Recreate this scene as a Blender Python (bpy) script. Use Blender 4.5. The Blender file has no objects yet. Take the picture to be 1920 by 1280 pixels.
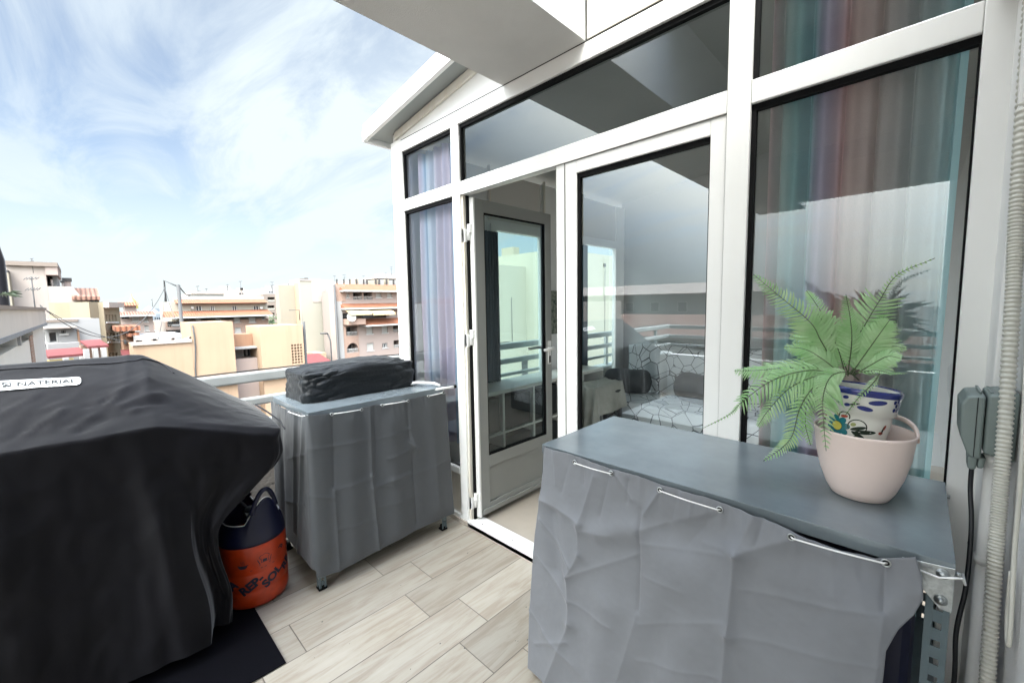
import bpy, bmesh, math, random
import numpy as np
from mathutils import Vector, Matrix, noise
random.seed(7)
R = math.radians
S = bpy.context.scene
COL = S.collection
# ------------------------------------------------------------------ camera
F, CH = 781.58, 1.5
a, b, c = R(84.70636725), R(-0.98605852), R(44.34607612)
def rotx(t): return Matrix(((1,0,0),(0,math.cos(t),-math.sin(t)),(0,math.sin(t),math.cos(t))))
def rotz(t): return Matrix(((math.cos(t),-math.sin(t),0),(math.sin(t),math.cos(t),0),(0,0,1)))
RM = rotz(c) @ rotx(a) @ rotz(b)
cam = bpy.data.cameras.new('camera'); co = bpy.data.objects.new('camera', cam); COL.objects.link(co)
cam.sensor_fit = 'HORIZONTAL'; cam.sensor_width = 36; cam.lens = 36*F/1920
cam.clip_start = 0.02; cam.clip_end = 3000
co.matrix_world = Matrix.Translation((0,0,CH)) @ RM.to_4x4()
S.camera = co
S.view_settings.view_transform = 'Standard'; S.view_settings.look = 'None'
S.view_settings.gamma = 1; S.view_settings.exposure = 2.68
# ------------------------------------------------------------------ light
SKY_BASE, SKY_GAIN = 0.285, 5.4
SUN_EL, SUN_AZ = 57, -52          # azimuth: degrees from +X towards +Y, direction to the sun
W = bpy.data.worlds.new('World'); S.world = W; W.use_nodes = True
nt = W.node_tree; N = nt.nodes; L = nt.links; N.clear()
out = N.new('ShaderNodeOutputWorld'); bg = N.new('ShaderNodeBackground'); bg.inputs[1].default_value = 0.11
L.new(bg.outputs[0], out.inputs[0])
sky = N.new('ShaderNodeTexSky'); sky.sky_type = 'NISHITA'; sky.sun_disc = False
sky.sun_elevation = R(SUN_EL); sky.sun_rotation = R(90-SUN_AZ); sky.air_density = 1.0; sky.dust_density = 0.6
tc = N.new('ShaderNodeTexCoord'); sep = N.new('ShaderNodeSeparateXYZ'); L.new(tc.outputs['Generated'], sep.inputs[0])
def wm(op, x, y=None, cl=False):
    n = N.new('ShaderNodeMath'); n.operation = op; n.use_clamp = cl
    for i, v in enumerate((x, y)):
        if v is None: continue
        if isinstance(v, (int, float)): n.inputs[i].default_value = v
        else: L.new(v, n.inputs[i])
    return n.outputs[0]
zc = wm('ADD', wm('MAXIMUM', sep.outputs[2], 0.0), 0.16)
cx = wm('DIVIDE', sep.outputs[0], zc); cy = wm('DIVIDE', sep.outputs[1], zc)
cmb = N.new('ShaderNodeCombineXYZ'); L.new(cx, cmb.inputs[0]); L.new(cy, cmb.inputs[1])
mp = N.new('ShaderNodeMapping'); mp.inputs['Rotation'].default_value = (0, 0, R(-65)); mp.inputs['Scale'].default_value = (0.55, 1.5, 1)
mp.inputs['Location'].default_value = (1.2, 2.2, 0)
L.new(cmb.outputs[0], mp.inputs[0])
def wn(sc, det, rough, dist):
    n = N.new('ShaderNodeTexNoise'); n.inputs['Scale'].default_value = sc; n.inputs['Detail'].default_value = det
    n.inputs['Roughness'].default_value = rough; n.inputs['Distortion'].default_value = dist
    L.new(mp.outputs[0], n.inputs['Vector']); return n.outputs[0]
def wr(v, lo, hi):
    n = N.new('ShaderNodeMapRange'); n.interpolation_type = 'SMOOTHSTEP'
    n.inputs[1].default_value = lo; n.inputs[2].default_value = hi; L.new(v, n.inputs[0]); return n.outputs[0]
big = wr(wn(0.62, 3, 0.5, 0.3), 0.32, 0.56)
wis = wr(wn(1.7, 9, 0.62, 0.75), 0.35, 0.61)
cl_ = wm('ADD', wm('MULTIPLY', big, 0.66), wm('MULTIPLY', wis, 0.46), True)
hz = wr(sep.outputs[2], 0.42, 0.0)                      # thin veil thickens to the horizon
cl_ = wm('MAXIMUM', cl_, wm('MULTIPLY', hz, 0.85))
mix = N.new('ShaderNodeMix'); mix.data_type = 'RGBA'
L.new(cl_, mix.inputs[0]); L.new(sky.outputs[0], mix.inputs[6]); mix.inputs[7].default_value = (4.6, 5.15, 5.45, 1)
# added sky gain to light the terrace: brighter towards the sun, dimmer in view
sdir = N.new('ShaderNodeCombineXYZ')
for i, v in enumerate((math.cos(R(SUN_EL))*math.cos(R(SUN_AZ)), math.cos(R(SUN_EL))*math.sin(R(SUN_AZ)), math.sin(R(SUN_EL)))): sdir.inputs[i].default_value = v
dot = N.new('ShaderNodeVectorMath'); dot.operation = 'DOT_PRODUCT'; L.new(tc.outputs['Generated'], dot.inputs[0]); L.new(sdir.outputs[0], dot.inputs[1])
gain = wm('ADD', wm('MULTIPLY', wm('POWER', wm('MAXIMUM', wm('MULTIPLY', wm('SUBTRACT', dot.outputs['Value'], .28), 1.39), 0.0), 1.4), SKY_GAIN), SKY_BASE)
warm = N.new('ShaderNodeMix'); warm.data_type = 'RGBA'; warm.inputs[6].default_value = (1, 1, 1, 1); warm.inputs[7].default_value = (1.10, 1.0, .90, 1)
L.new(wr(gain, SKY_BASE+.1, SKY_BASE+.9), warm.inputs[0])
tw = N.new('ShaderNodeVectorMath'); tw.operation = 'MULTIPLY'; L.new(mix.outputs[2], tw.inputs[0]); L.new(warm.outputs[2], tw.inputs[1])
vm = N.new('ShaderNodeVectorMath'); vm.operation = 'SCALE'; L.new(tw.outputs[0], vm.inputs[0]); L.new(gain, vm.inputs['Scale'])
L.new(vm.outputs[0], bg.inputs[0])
sl = bpy.data.lights.new('sun', 'SUN'); so = bpy.data.objects.new('sun', sl); COL.objects.link(so)
sl.energy = 0.5; sl.angle = R(22); sl.color = (1, 0.95, 0.87)
sd = Vector((math.cos(R(SUN_EL))*math.cos(R(SUN_AZ)), math.cos(R(SUN_EL))*math.sin(R(SUN_AZ)), math.sin(R(SUN_EL))))
so.rotation_euler = sd.to_track_quat('Z', 'Y').to_euler()
S.cycles.max_bounces = 12; S.cycles.transparent_max_bounces = 24
S.cycles.caustics_reflective = False; S.cycles.caustics_refractive = False
# ------------------------------------------------------------------ helpers
def ray(x, y): return RM @ Vector(((x-960)/F, -(y-640)/F, -1))
def onY(x, y, Y): d = ray(x, y); return Vector((0,0,CH)) + d*(Y/d.y)
def onX(x, y, X): d = ray(x, y); return Vector((0,0,CH)) + d*(X/d.x)
def onZ(x, y, Z): d = ray(x, y); return Vector((0,0,CH)) + d*((Z-CH)/d.z)
def tag(o, label=None, cat=None, group=None, kind=None):
    for k, v in (('label', label), ('category', cat), ('group', group), ('kind', kind)):
        if v: o[k] = v
    return o
def empty(name, loc, label, cat, group=None, kind=None):
    o = bpy.data.objects.new(name, None); COL.objects.link(o); o.location = loc; o.empty_display_size = .1
    return tag(o, label, cat, group, kind)
class G:
    def __init__(s, M=None): s.v = []; s.f = []; s.m = []; s.sm = []; s.M = M; s.cur = 0; s.mats = []
    def mat(s, m):
        if m not in s.mats: s.mats.append(m)
        s.cur = s.mats.index(m); return s
    def add(s, vs, fs, smooth=False):
        o = len(s.v)
        s.v += [tuple(s.M @ Vector(p)) if s.M else tuple(p) for p in vs]
        for f in fs: s.f.append(tuple(i+o for i in f)); s.m.append(s.cur); s.sm.append(smooth)
        return s
    def box(s, x0, x1, y0, y1, z0, z1, M=None):
        x0, x1 = sorted((x0, x1)); y0, y1 = sorted((y0, y1)); z0, z1 = sorted((z0, z1))
        vs = [(x, y, z) for z in (z0, z1) for x, y in ((x0,y0),(x1,y0),(x1,y1),(x0,y1))]
        if M: vs = [M @ Vector(p) for p in vs]
        return s.add(vs, [(3,2,1,0),(4,5,6,7),(0,1,5,4),(1,2,6,5),(2,3,7,6),(3,0,4,7)])
    def prism(s, poly, fn, t0, t1):      # poly in 2D, fn(a,b,t)->3D
        n = len(poly)
        vs = [fn(p[0], p[1], t0) for p in poly] + [fn(p[0], p[1], t1) for p in poly]
        fs = [tuple(range(n))[::-1], tuple(range(n, 2*n))] + [(i, (i+1) % n, n+(i+1) % n, n+i) for i in range(n)]
        return s.add(vs, fs)
    def tube(s, pts, r, n=8, closed=False, cap=True):
        pts = [Vector(p) for p in pts]; k = len(pts); rs = r if isinstance(r, (list, tuple)) else [r]*k
        vs = []; up = None
        for i, p in enumerate(pts):
            if closed: t = pts[(i+1) % k]-pts[i-1]
            else: t = pts[min(i+1, k-1)]-pts[max(i-1, 0)]
            t.normalize()
            if up is None: up = Vector((0,0,1)) if abs(t.z) < .9 else Vector((1,0,0))
            x = t.cross(up).normalized(); up = x.cross(t).normalized()
            for j in range(n):
                an = 2*math.pi*j/n; vs.append(p + (x*math.cos(an)+up*math.sin(an))*rs[i])
        fs = []
        for i in range(k if closed else k-1):
            a0 = i*n; b0 = ((i+1) % k)*n
            for j in range(n): fs.append((a0+j, a0+(j+1) % n, b0+(j+1) % n, b0+j))
        if cap and not closed: fs += [tuple(range(n))[::-1], tuple(range((k-1)*n, k*n))]
        return s.add(vs, fs, True)
    def lathe(s, prof, c, n=48, M=None):   # prof: (r,z)
        vs = []
        for r, z in prof:
            for j in range(n):
                an = 2*math.pi*j/n; p = Vector((r*math.cos(an), r*math.sin(an), z))
                vs.append((M @ p if M else p) + Vector(c))
        fs = [(i*n+j, i*n+(j+1) % n, (i+1)*n+(j+1) % n, (i+1)*n+j) for i in range(len(prof)-1) for j in range(n)]
        return s.add(vs, fs, True)
    def grid(s, P, closed_u=False):        # P[i][j]
        ni = len(P); nj = len(P[0]); vs = [p for row in P for p in row]; fs = []
        for i in range(ni-1):
            for j in range(nj if closed_u else nj-1):
                fs.append((i*nj+j, i*nj+(j+1) % nj, (i+1)*nj+(j+1) % nj, (i+1)*nj+j))
        return s.add(vs, fs, True)
    def sphere(s, c, r, n=12, sc=(1,1,1)):
        prof = [(max(1e-5, r*math.sin(math.pi*i/n)), -r*math.cos(math.pi*i/n)) for i in range(n+1)]
        return s.lathe(prof, c, n*2, Matrix.Diagonal(Vector(sc)))
    def build(s, name, mat=None, parent=None, bevel=0, label=None, cat=None, group=None, kind=None, segs=2, solid=0):
        me = bpy.data.meshes.new(name); me.from_pydata(s.v, [], s.f); me.update()
        for m in (s.mats if s.mats else [mat]): me.materials.append(m)
        me.polygons.foreach_set('material_index', s.m if s.mats else [0]*len(s.f))
        me.polygons.foreach_set('use_smooth', s.sm)
        o = bpy.data.objects.new(name, me); COL.objects.link(o)
        if parent:
            o.parent = parent
            if parent.type == 'EMPTY': o.matrix_parent_inverse = Matrix.Translation(-Vector(parent.location))
        if solid:
            m_ = o.modifiers.new('solid', 'SOLIDIFY'); m_.thickness = solid; m_.offset = 0
        if bevel:
            m_ = o.modifiers.new('bevel', 'BEVEL'); m_.width = bevel; m_.segments = segs; m_.limit_method = 'ANGLE'; m_.angle_limit = R(50)
        return tag(o, label, cat, group, kind)
def kids(o): return [k for k in bpy.data.objects if k.parent == o]
def copy_tree(o, delta=None, parent=None):
    c_ = o.copy(); COL.objects.link(c_)
    if parent: c_.parent = parent
    if delta is not None: c_.location = Vector(o.location)+Vector(delta)
    for k in kids(o): copy_tree(k, None, c_)
    return c_
def smoothpath(pts, n):
    P = [Vector(p) for p in pts]; P = [P[0]*2-P[1]]+P+[P[-1]*2-P[-2]]; o = []; k = len(P)-3
    for i in range(n+1):
        f_ = i/n*k; s_ = min(int(f_), k-1); u = f_-s_; p0, p1, p2, p3 = P[s_:s_+4]
        o.append(.5*((2*p1)+(p2-p0)*u+(2*p0-5*p1+4*p2-p3)*u*u+(3*p1-p0-3*p2+p3)*u**3))
    return o
def fbm(x, y, z=0, oct=4):
    v = 0; a_ = 1; 
    for i in range(oct): v += a_*noise.noise(Vector((x, y, z+7.3*i))); x *= 2; y *= 2; z *= 2; a_ *= .5
    return v
# ------------------------------------------------------------------ materials
def mat(name, col, rough=.6, metal=0, bump=None, var=None, spec=None, sheen=0, emit=None, alpha=None, coord='Object', stain=None, coat=0):
    m = bpy.data.materials.new(name); m.use_nodes = True; t = m.node_tree; b_ = t.nodes['Principled BSDF']
    b_.inputs['Base Color'].default_value = (*col, 1); b_.inputs['Roughness'].default_value = rough; b_.inputs['Metallic'].default_value = metal
    if spec is not None: b_.inputs['Specular IOR Level'].default_value = spec
    if sheen: b_.inputs['Sheen Weight'].default_value = sheen; b_.inputs['Sheen Roughness'].default_value = .4
    if coat: b_.inputs['Coat Weight'].default_value = coat; b_.inputs['Coat Roughness'].default_value = .1
    tcn = t.nodes.new('ShaderNodeTexCoord')
    def nz(sc, det=5, rg=.6, vec=None):
        n = t.nodes.new('ShaderNodeTexNoise'); n.inputs['Scale'].default_value = sc; n.inputs['Detail'].default_value = det; n.inputs['Roughness'].default_value = rg
        t.links.new(vec or tcn.outputs[coord], n.inputs['Vector']); return n.outputs[0]
    base = None
    if var:       # (scale, amount, [second colour])
        r = t.nodes.new('ShaderNodeValToRGB'); c2 = var[2] if len(var) > 2 else tuple(x*(1-var[1]) for x in col)
        r.color_ramp.elements[0].position = .35; r.color_ramp.elements[1].position = .65
        r.color_ramp.elements[0].color = (*c2, 1); r.color_ramp.elements[1].color = (*col, 1)
        t.links.new(nz(var[0]), r.inputs[0]); base = r.outputs[0]
    if stain:     # vertical run-down streaks (scale, amount, colour)
        mpn = t.nodes.new('ShaderNodeMapping'); mpn.inputs['Scale'].default_value = (stain[0], stain[0], stain[0]*.06); t.links.new(tcn.outputs[coord], mpn.inputs[0])
        r = t.nodes.new('ShaderNodeMapRange'); r.inputs[1].default_value = .48; r.inputs[2].default_value = .75; r.inputs[4].default_value = stain[1]
        t.links.new(nz(1, 6, .65, mpn.outputs[0]), r.inputs[0])
        mx = t.nodes.new('ShaderNodeMix'); mx.data_type = 'RGBA'; mx.inputs[7].default_value = (*stain[2], 1); mx.inputs[6].default_value = (*col, 1)
        if base: t.links.new(base, mx.inputs[6])
        t.links.new(r.outputs[0], mx.inputs[0]); base = mx.outputs[2]
    if base: t.links.new(base, b_.inputs['Base Color'])
    if bump:      # (scale, strength, distance)
        bn = t.nodes.new('ShaderNodeBump'); bn.inputs['Strength'].default_value = bump[1]; bn.inputs['Distance'].default_value = bump[2]
        t.links.new(nz(bump[0]), bn.inputs['Height']); t.links.new(bn.outputs[0], b_.inputs['Normal'])
    if emit: b_.inputs['Emission Color'].default_value = (*emit, 1); b_.inputs['Emission Strength'].default_value = 1
    return m
def glassmat(name, tint, refl, base=.04, rough=0.0):
    m = bpy.data.materials.new(name); m.use_nodes = True; t = m.node_tree; n = t.nodes; n.clear()
    o = n.new('ShaderNodeOutputMaterial'); mx = n.new('ShaderNodeMixShader'); tr = n.new('ShaderNodeBsdfTransparent'); gl = n.new('ShaderNodeBsdfGlossy')
    tr.inputs[0].default_value = (*tint, 1); gl.inputs['Roughness'].default_value = rough; gl.inputs[0].default_value = (.9, .96, 1, 1)
    fr = n.new('ShaderNodeFresnel'); fr.inputs[0].default_value = 1.52
    ma = n.new('ShaderNodeMath'); ma.operation = 'MULTIPLY_ADD'; ma.inputs[1].default_value = refl; ma.inputs[2].default_value = base; ma.use_clamp = True
    t.links.new(fr.outputs[0], ma.inputs[0]); t.links.new(ma.outputs[0], mx.inputs[0]); t.links.new(tr.outputs[0], mx.inputs[1]); t.links.new(gl.outputs[0], mx.inputs[2]); t.links.new(mx.outputs[0], o.inputs[0])
    return m
M = {}
M['alu'] = mat('white_aluminium', (.82,.82,.80), .30, bump=(900,.03,.001), var=(2.2,.04), stain=(9,.10,(.62,.57,.47)))
M['alu_old'] = mat('cream_aluminium', (.74,.71,.63), .42, var=(3,.08), stain=(8,.5,(.55,.42,.26)))
M['gasket'] = mat('black_gasket', (.0025,.0025,.003), .7, spec=.15)
M['glass'] = glassmat('reflective_window_glass', (.93,.97,.97), 1.7, .12)
M['glass_right'] = glassmat('right_pane_glass', (.97,.98,.98), .9, .05)
M['glass_transom'] = glassmat('mirrored_transom_glass', (.62,.66,.68), 1.5, .08)
M['glass_side'] = glassmat('lightly_reflective_glass', (.97,.98,.99), 1.2, .04)
M['glass_door'] = glassmat('clear_door_glass', (.72,.84,.83), 1.1, .06)
M['glass_far'] = glassmat('far_window_glass', (.80,.94,.92), 1.0, .02)
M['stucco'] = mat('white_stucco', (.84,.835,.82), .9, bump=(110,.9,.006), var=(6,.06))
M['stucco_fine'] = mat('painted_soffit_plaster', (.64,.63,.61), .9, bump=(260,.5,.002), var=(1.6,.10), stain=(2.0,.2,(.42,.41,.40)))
M['grey_wall'] = mat('grey_rendered_wall', (.40,.37,.33), .95, bump=(38,1.0,.02), var=(5,.3))
M['metal_grey'] = mat('blue_grey_painted_steel', (.25,.295,.32), .24, .35, bump=(500,.05,.0006), var=(3.5,.22), stain=(3,.4,(.33,.38,.41)))
M['steel_leg'] = mat('blue_grey_steel_angle', (.10,.135,.15), .42, .3)
M['zinc'] = mat('zinc_bracket', (.55,.58,.58), .28, .9, bump=(70,.5,.003), var=(60,.35))
M['white_wire'] = mat('white_cord', (.82,.82,.80), .45)
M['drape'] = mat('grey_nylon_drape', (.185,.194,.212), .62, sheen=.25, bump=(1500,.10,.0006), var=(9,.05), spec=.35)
M['drape2'] = mat('shaded_grey_nylon_drape', (.082,.088,.094), .62, sheen=.2, bump=(1500,.10,.0006), var=(9,.05), spec=.35)  # same nylon, darkened: the far unit's shade is put into the colour
M['cover'] = mat('charcoal_canvas_cover', (.0026,.0024,.0046), .62, sheen=.30, bump=(420,.4,.0012), var=(5,.3), spec=.16)
M['cover_seam'] = mat('black_seam_piping', (.008,.008,.012), .6)
M['cover_black'] = mat('black_nylon_cover', (.007,.009,.011), .50, sheen=.12, bump=(60,.5,.006), spec=.28)
M['label_white'] = mat('white_label', (.80,.81,.80), .5)
M['ink'] = mat('dark_grey_print', (.018,.02,.02), .6)
M['orange'] = mat('orange_painted_steel', (.52,.045,.006), .38, bump=(30,.15,.003), var=(14,.3), coat=.15)
M['navy'] = mat('navy_blue_plastic', (.004,.006,.028), .42)
M['print_navy'] = mat('navy_print', (.012,.012,.03), .6)
M['rubber'] = mat('black_rubber_mat', (.0012,.0012,.003), .85, spec=.12, bump=(180,.2,.001), var=(300,.0))
M['pot_pink'] = mat('pale_pink_plastic', (.86,.71,.65), .42, var=(7,.05), bump=(40,.05,.002))
M['ceramic'] = mat('glazed_white_ceramic', (.74,.74,.68), .12, var=(12,.06), coat=.5)
M['cobalt'] = mat('cobalt_blue_glaze', (.012,.022,.16), .12, coat=.5)
M['teal_glaze'] = mat('teal_glaze', (.015,.16,.19), .15, coat=.5)
M['yellow_glaze'] = mat('yellow_glaze', (.55,.50,.10), .2)
M['black_glaze'] = mat('dark_green_glaze', (.012,.025,.015), .2)
M['red_glaze'] = mat('red_brown_glaze', (.35,.06,.035), .2)
M['olive_glaze'] = mat('olive_glaze', (.30,.33,.12), .2)
M['soil'] = mat('brown_potting_soil', (.05,.025,.012), .95, bump=(90,1,.01))
M['stem'] = mat('dark_fern_stem', (.07,.10,.04), .6)
M['box_grey'] = mat('grey_green_plastic', (.17,.21,.20), .48, bump=(300,.05,.001))
M['conduit'] = mat('ivory_corrugated_plastic', (.56,.55,.49), .42)
M['pvc'] = mat('white_pvc', (.84,.84,.82), .4)
M['cable'] = mat('black_rubber_cable', (.008,.009,.012), .45)
M['rail'] = mat('grey_painted_railing', (.42,.44,.43), .5, var=(8,.12), bump=(60,.2,.002))
M['antenna0'] = mat('dark_screw_head', (.12,.12,.11), .5, .4)
M['chrome'] = mat('brushed_white_metal_handle', (.62,.62,.60), .25, .6)
M['dark_hole'] = mat('dark_recess', (.006,.006,.007), .8)
M['door_leaf'] = mat('shade_grey_door_aluminium', (.30,.31,.295), .38, var=(2.5,.05))  # the shade on the open door leaf is put into this grey
M['roofpanel'] = mat('grey_white_insulated_roof_panel', (.30,.32,.31), .5, var=(2,.08))
M['sofa'] = mat('black_leatherette', (.02,.021,.023), .5)
M['blanket'] = mat('grey_wool_blanket', (.36,.36,.32), .9, bump=(260,.6,.004), var=(8,.2))
M['cushion'] = mat('black_cushion_fabric', (.022,.026,.028), .8, bump=(400,.3,.002))
M['shelf_white'] = mat('white_laminate', (.68,.69,.64), .4)
M['bin'] = mat('dark_fabric_bin', (.022,.026,.026), .8)
M['bin2'] = mat('grey_storage_box', (.15,.17,.16), .6)
M['tile_in'] = mat('interior_beige_tile', (.46,.41,.35), .35, var=(3,.12))
M['inner_wall'] = mat('interior_pale_wall', (.33,.35,.35), .7, var=(1.5,.06))
M['frost'] = mat('translucent_roof_sheet', (.62,.60,.56), .6)
def leafmat():
    m = mat('fern_leaf', (.27,.52,.21), .45, var=(16,.0,(.50,.68,.40)), bump=(300,.3,.001)); b_ = m.node_tree.nodes['Principled BSDF']
    t = m.node_tree; mx = t.nodes.new('ShaderNodeMixShader'); tl = t.nodes.new('ShaderNodeBsdfTranslucent'); tl.inputs[0].default_value = (.36,.56,.24,1)
    mx.inputs[0].default_value = .3; o = [n for n in t.nodes if n.type == 'OUTPUT_MATERIAL'][0]
    t.links.new(b_.outputs[0], mx.inputs[1]); t.links.new(tl.outputs[0], mx.inputs[2]); t.links.new(mx.outputs[0], o.inputs[0]); return m
M['fern'] = leafmat()
def nodes(m): return m.node_tree, m.node_tree.nodes['Principled BSDF']
def mth(t, op, x, y=None, z=None, cl=False):
    n = t.nodes.new('ShaderNodeMath'); n.operation = op; n.use_clamp = cl
    for i, v in enumerate((x, y, z)):
        if v is None: continue
        if isinstance(v, (int, float)): n.inputs[i].default_value = v
        else: t.links.new(v, n.inputs[i])
    return n.outputs[0]
def plank_floor():
    m = mat('wood_look_porcelain_planks', (.5,.48,.44), .42); t, b_ = nodes(m); tcn = t.nodes.new('ShaderNodeTexCoord')
    sp = t.nodes.new('ShaderNodeSeparateXYZ'); t.links.new(tcn.outputs['Object'], sp.inputs[0])
    u = mth(t, 'DIVIDE', mth(t, 'ADD', sp.outputs[0], 2.0625+22.45), .2245); row = mth(t, 'FLOOR', u); fu = mth(t, 'SUBTRACT', u, row)
    par = mth(t, 'MODULO', row, 2.0)
    v = mth(t, 'DIVIDE', mth(t, 'ADD', mth(t, 'ADD', sp.outputs[1], 66.0-.565), mth(t, 'MULTIPLY', par, .172)), .66)
    cl2 = mth(t, 'FLOOR', v); fv = mth(t, 'SUBTRACT', v, cl2)
    du = mth(t, 'MULTIPLY', mth(t, 'MINIMUM', fu, mth(t, 'SUBTRACT', 1.0, fu)), .2245)
    dv = mth(t, 'MULTIPLY', mth(t, 'MINIMUM', fv, mth(t, 'SUBTRACT', 1.0, fv)), .66)
    d = mth(t, 'MINIMUM', du, dv)
    g_ = t.nodes.new('ShaderNodeMapRange'); g_.inputs[1].default_value = .0013; g_.inputs[2].default_value = .0026; t.links.new(d, g_.inputs[0])
    cb = t.nodes.new('ShaderNodeCombineXYZ'); t.links.new(row, cb.inputs[0]); t.links.new(cl2, cb.inputs[1])
    wnz = t.nodes.new('ShaderNodeTexWhiteNoise'); wnz.noise_dimensions = '2D'; t.links.new(cb.outputs[0], wnz.inputs[0])
    # grain
    mpn = t.nodes.new('ShaderNodeMapping'); mpn.inputs['Scale'].default_value = (22, 2.2, 1); t.links.new(tcn.outputs['Object'], mpn.inputs[0])
    ad = t.nodes.new('ShaderNodeVectorMath'); ad.operation = 'MULTIPLY_ADD'; t.links.new(wnz.outputs['Color'], ad.inputs[0]); ad.inputs[1].default_value = (40,40,40); t.links.new(mpn.outputs[0], ad.inputs[2])
    n1 = t.nodes.new('ShaderNodeTexNoise'); n1.inputs['Scale'].default_value = 1; n1.inputs['Detail'].default_value = 7; n1.inputs['Roughness'].default_value = .66; n1.inputs['Distortion'].default_value = .8; t.links.new(ad.outputs[0], n1.inputs['Vector'])
    r = t.nodes.new('ShaderNodeValToRGB'); e = r.color_ramp.elements
    e[0].position = .25; e[0].color = (.31,.27,.22,1); e[1].position = .74; e[1].color = (.47,.445,.39,1)
    x = e.new(.42); x.color = (.37,.33,.275,1); x = e.new(.52); x.color = (.43,.40,.345,1)
    t.links.new(n1.outputs[0], r.inputs[0])
    hs = t.nodes.new('ShaderNodeHueSaturation'); t.links.new(r.outputs[0], hs.inputs['Color'])
    t.links.new(mth(t, 'MULTIPLY_ADD', wnz.outputs['Value'], .24, .80), hs.inputs['Value'])
    n2 = t.nodes.new('ShaderNodeTexNoise'); n2.inputs['Scale'].default_value = 5; n2.inputs['Detail'].default_value = 5; t.links.new(tcn.outputs['Object'], n2.inputs['Vector'])
    mx0 = t.nodes.new('ShaderNodeMix'); mx0.data_type = 'RGBA'; mx0.blend_type = 'MULTIPLY'; mx0.inputs[7].default_value = (.80,.75,.68,1)
    t.links.new(n2.outputs[0], mx0.inputs[0]); t.links.new(hs.outputs[0], mx0.inputs[6])
    mx = t.nodes.new('ShaderNodeMix'); mx.data_type = 'RGBA'; mx.inputs[6].default_value = (.13,.11,.09,1)
    t.links.new(g_.outputs[0], mx.inputs[0]); t.links.new(mx0.outputs[2], mx.inputs[7]); t.links.new(mx.outputs[2], b_.inputs['Base Color'])
    bn = t.nodes.new('ShaderNodeBump'); bn.inputs['Strength'].default_value = .5; bn.inputs['Distance'].default_value = .002
    t.links.new(mth(t, 'MULTIPLY_ADD', n1.outputs[0], .35, g_.outputs[0]), bn.inputs['Height']); t.links.new(bn.outputs[0], b_.inputs['Normal'])
    return m
M['planks'] = plank_floor()
def curtain_mat(name, cols, scale, dark=1.0, off=0, axis=0):
    m = mat(name, (.5,.5,.5), .85); t, b_ = nodes(m); tcn = t.nodes.new('ShaderNodeTexCoord'); sp = t.nodes.new('ShaderNodeSeparateXYZ'); t.links.new(tcn.outputs['UV'], sp.inputs[0])
    r = t.nodes.new('ShaderNodeValToRGB'); e = r.color_ramp.elements; k = len(cols)
    for i, cc in enumerate(cols):
        x = e[0] if i == 0 else (e[1] if i == 1 else e.new(.5)); x.position = min(1, i/(k-1)); 
    e = r.color_ramp.elements
    for i, cc in enumerate(cols): e[i].color = (*[q*dark for q in cc], 1)
    t.links.new(mth(t, 'FRACT', mth(t, 'MULTIPLY_ADD', sp.outputs[0], scale, off)), r.inputs[0])
    wv = t.nodes.new('ShaderNodeTexNoise'); wv.inputs['Scale'].default_value = 500; t.links.new(tcn.outputs['Object'], wv.inputs['Vector'])
    hs = t.nodes.new('ShaderNodeHueSaturation'); t.links.new(r.outputs[0], hs.inputs['Color']); t.links.new(mth(t, 'MULTIPLY_ADD', wv.outputs[0], .3, .85), hs.inputs['Value'])
    t.links.new(hs.outputs[0], b_.inputs['Base Color'])
    mx = t.nodes.new('ShaderNodeMixShader'); tl = t.nodes.new('ShaderNodeBsdfTranslucent'); t.links.new(hs.outputs[0], tl.inputs[0]); mx.inputs[0].default_value = .4
    o = [n for n in t.nodes if n.type == 'OUTPUT_MATERIAL'][0]
    t.links.new(b_.outputs[0], mx.inputs[1]); t.links.new(tl.outputs[0], mx.inputs[2]); t.links.new(mx.outputs[0], o.inputs[0]); return m
M['curt1'] = curtain_mat('pastel_stripe_curtain', [(.72,.70,.88),(.82,.72,.84),(.52,.72,.92),(.72,.84,.95),(.84,.70,.82),(.86,.78,.90),(.46,.68,.92),(.72,.70,.88)], 1.7)
M['curt2'] = curtain_mat('pink_and_teal_stripe_curtain', [(.62,.50,.52),(.50,.60,.60),(.30,.55,.58),(.22,.42,.48),(.52,.50,.68),(.66,.44,.46),(.66,.52,.50),(.30,.58,.64),(.58,.46,.58),(.58,.44,.55),(.66,.46,.52),(.66,.48,.53),(.64,.47,.52),(.24,.52,.62)], .93, dark=1.12)
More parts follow.
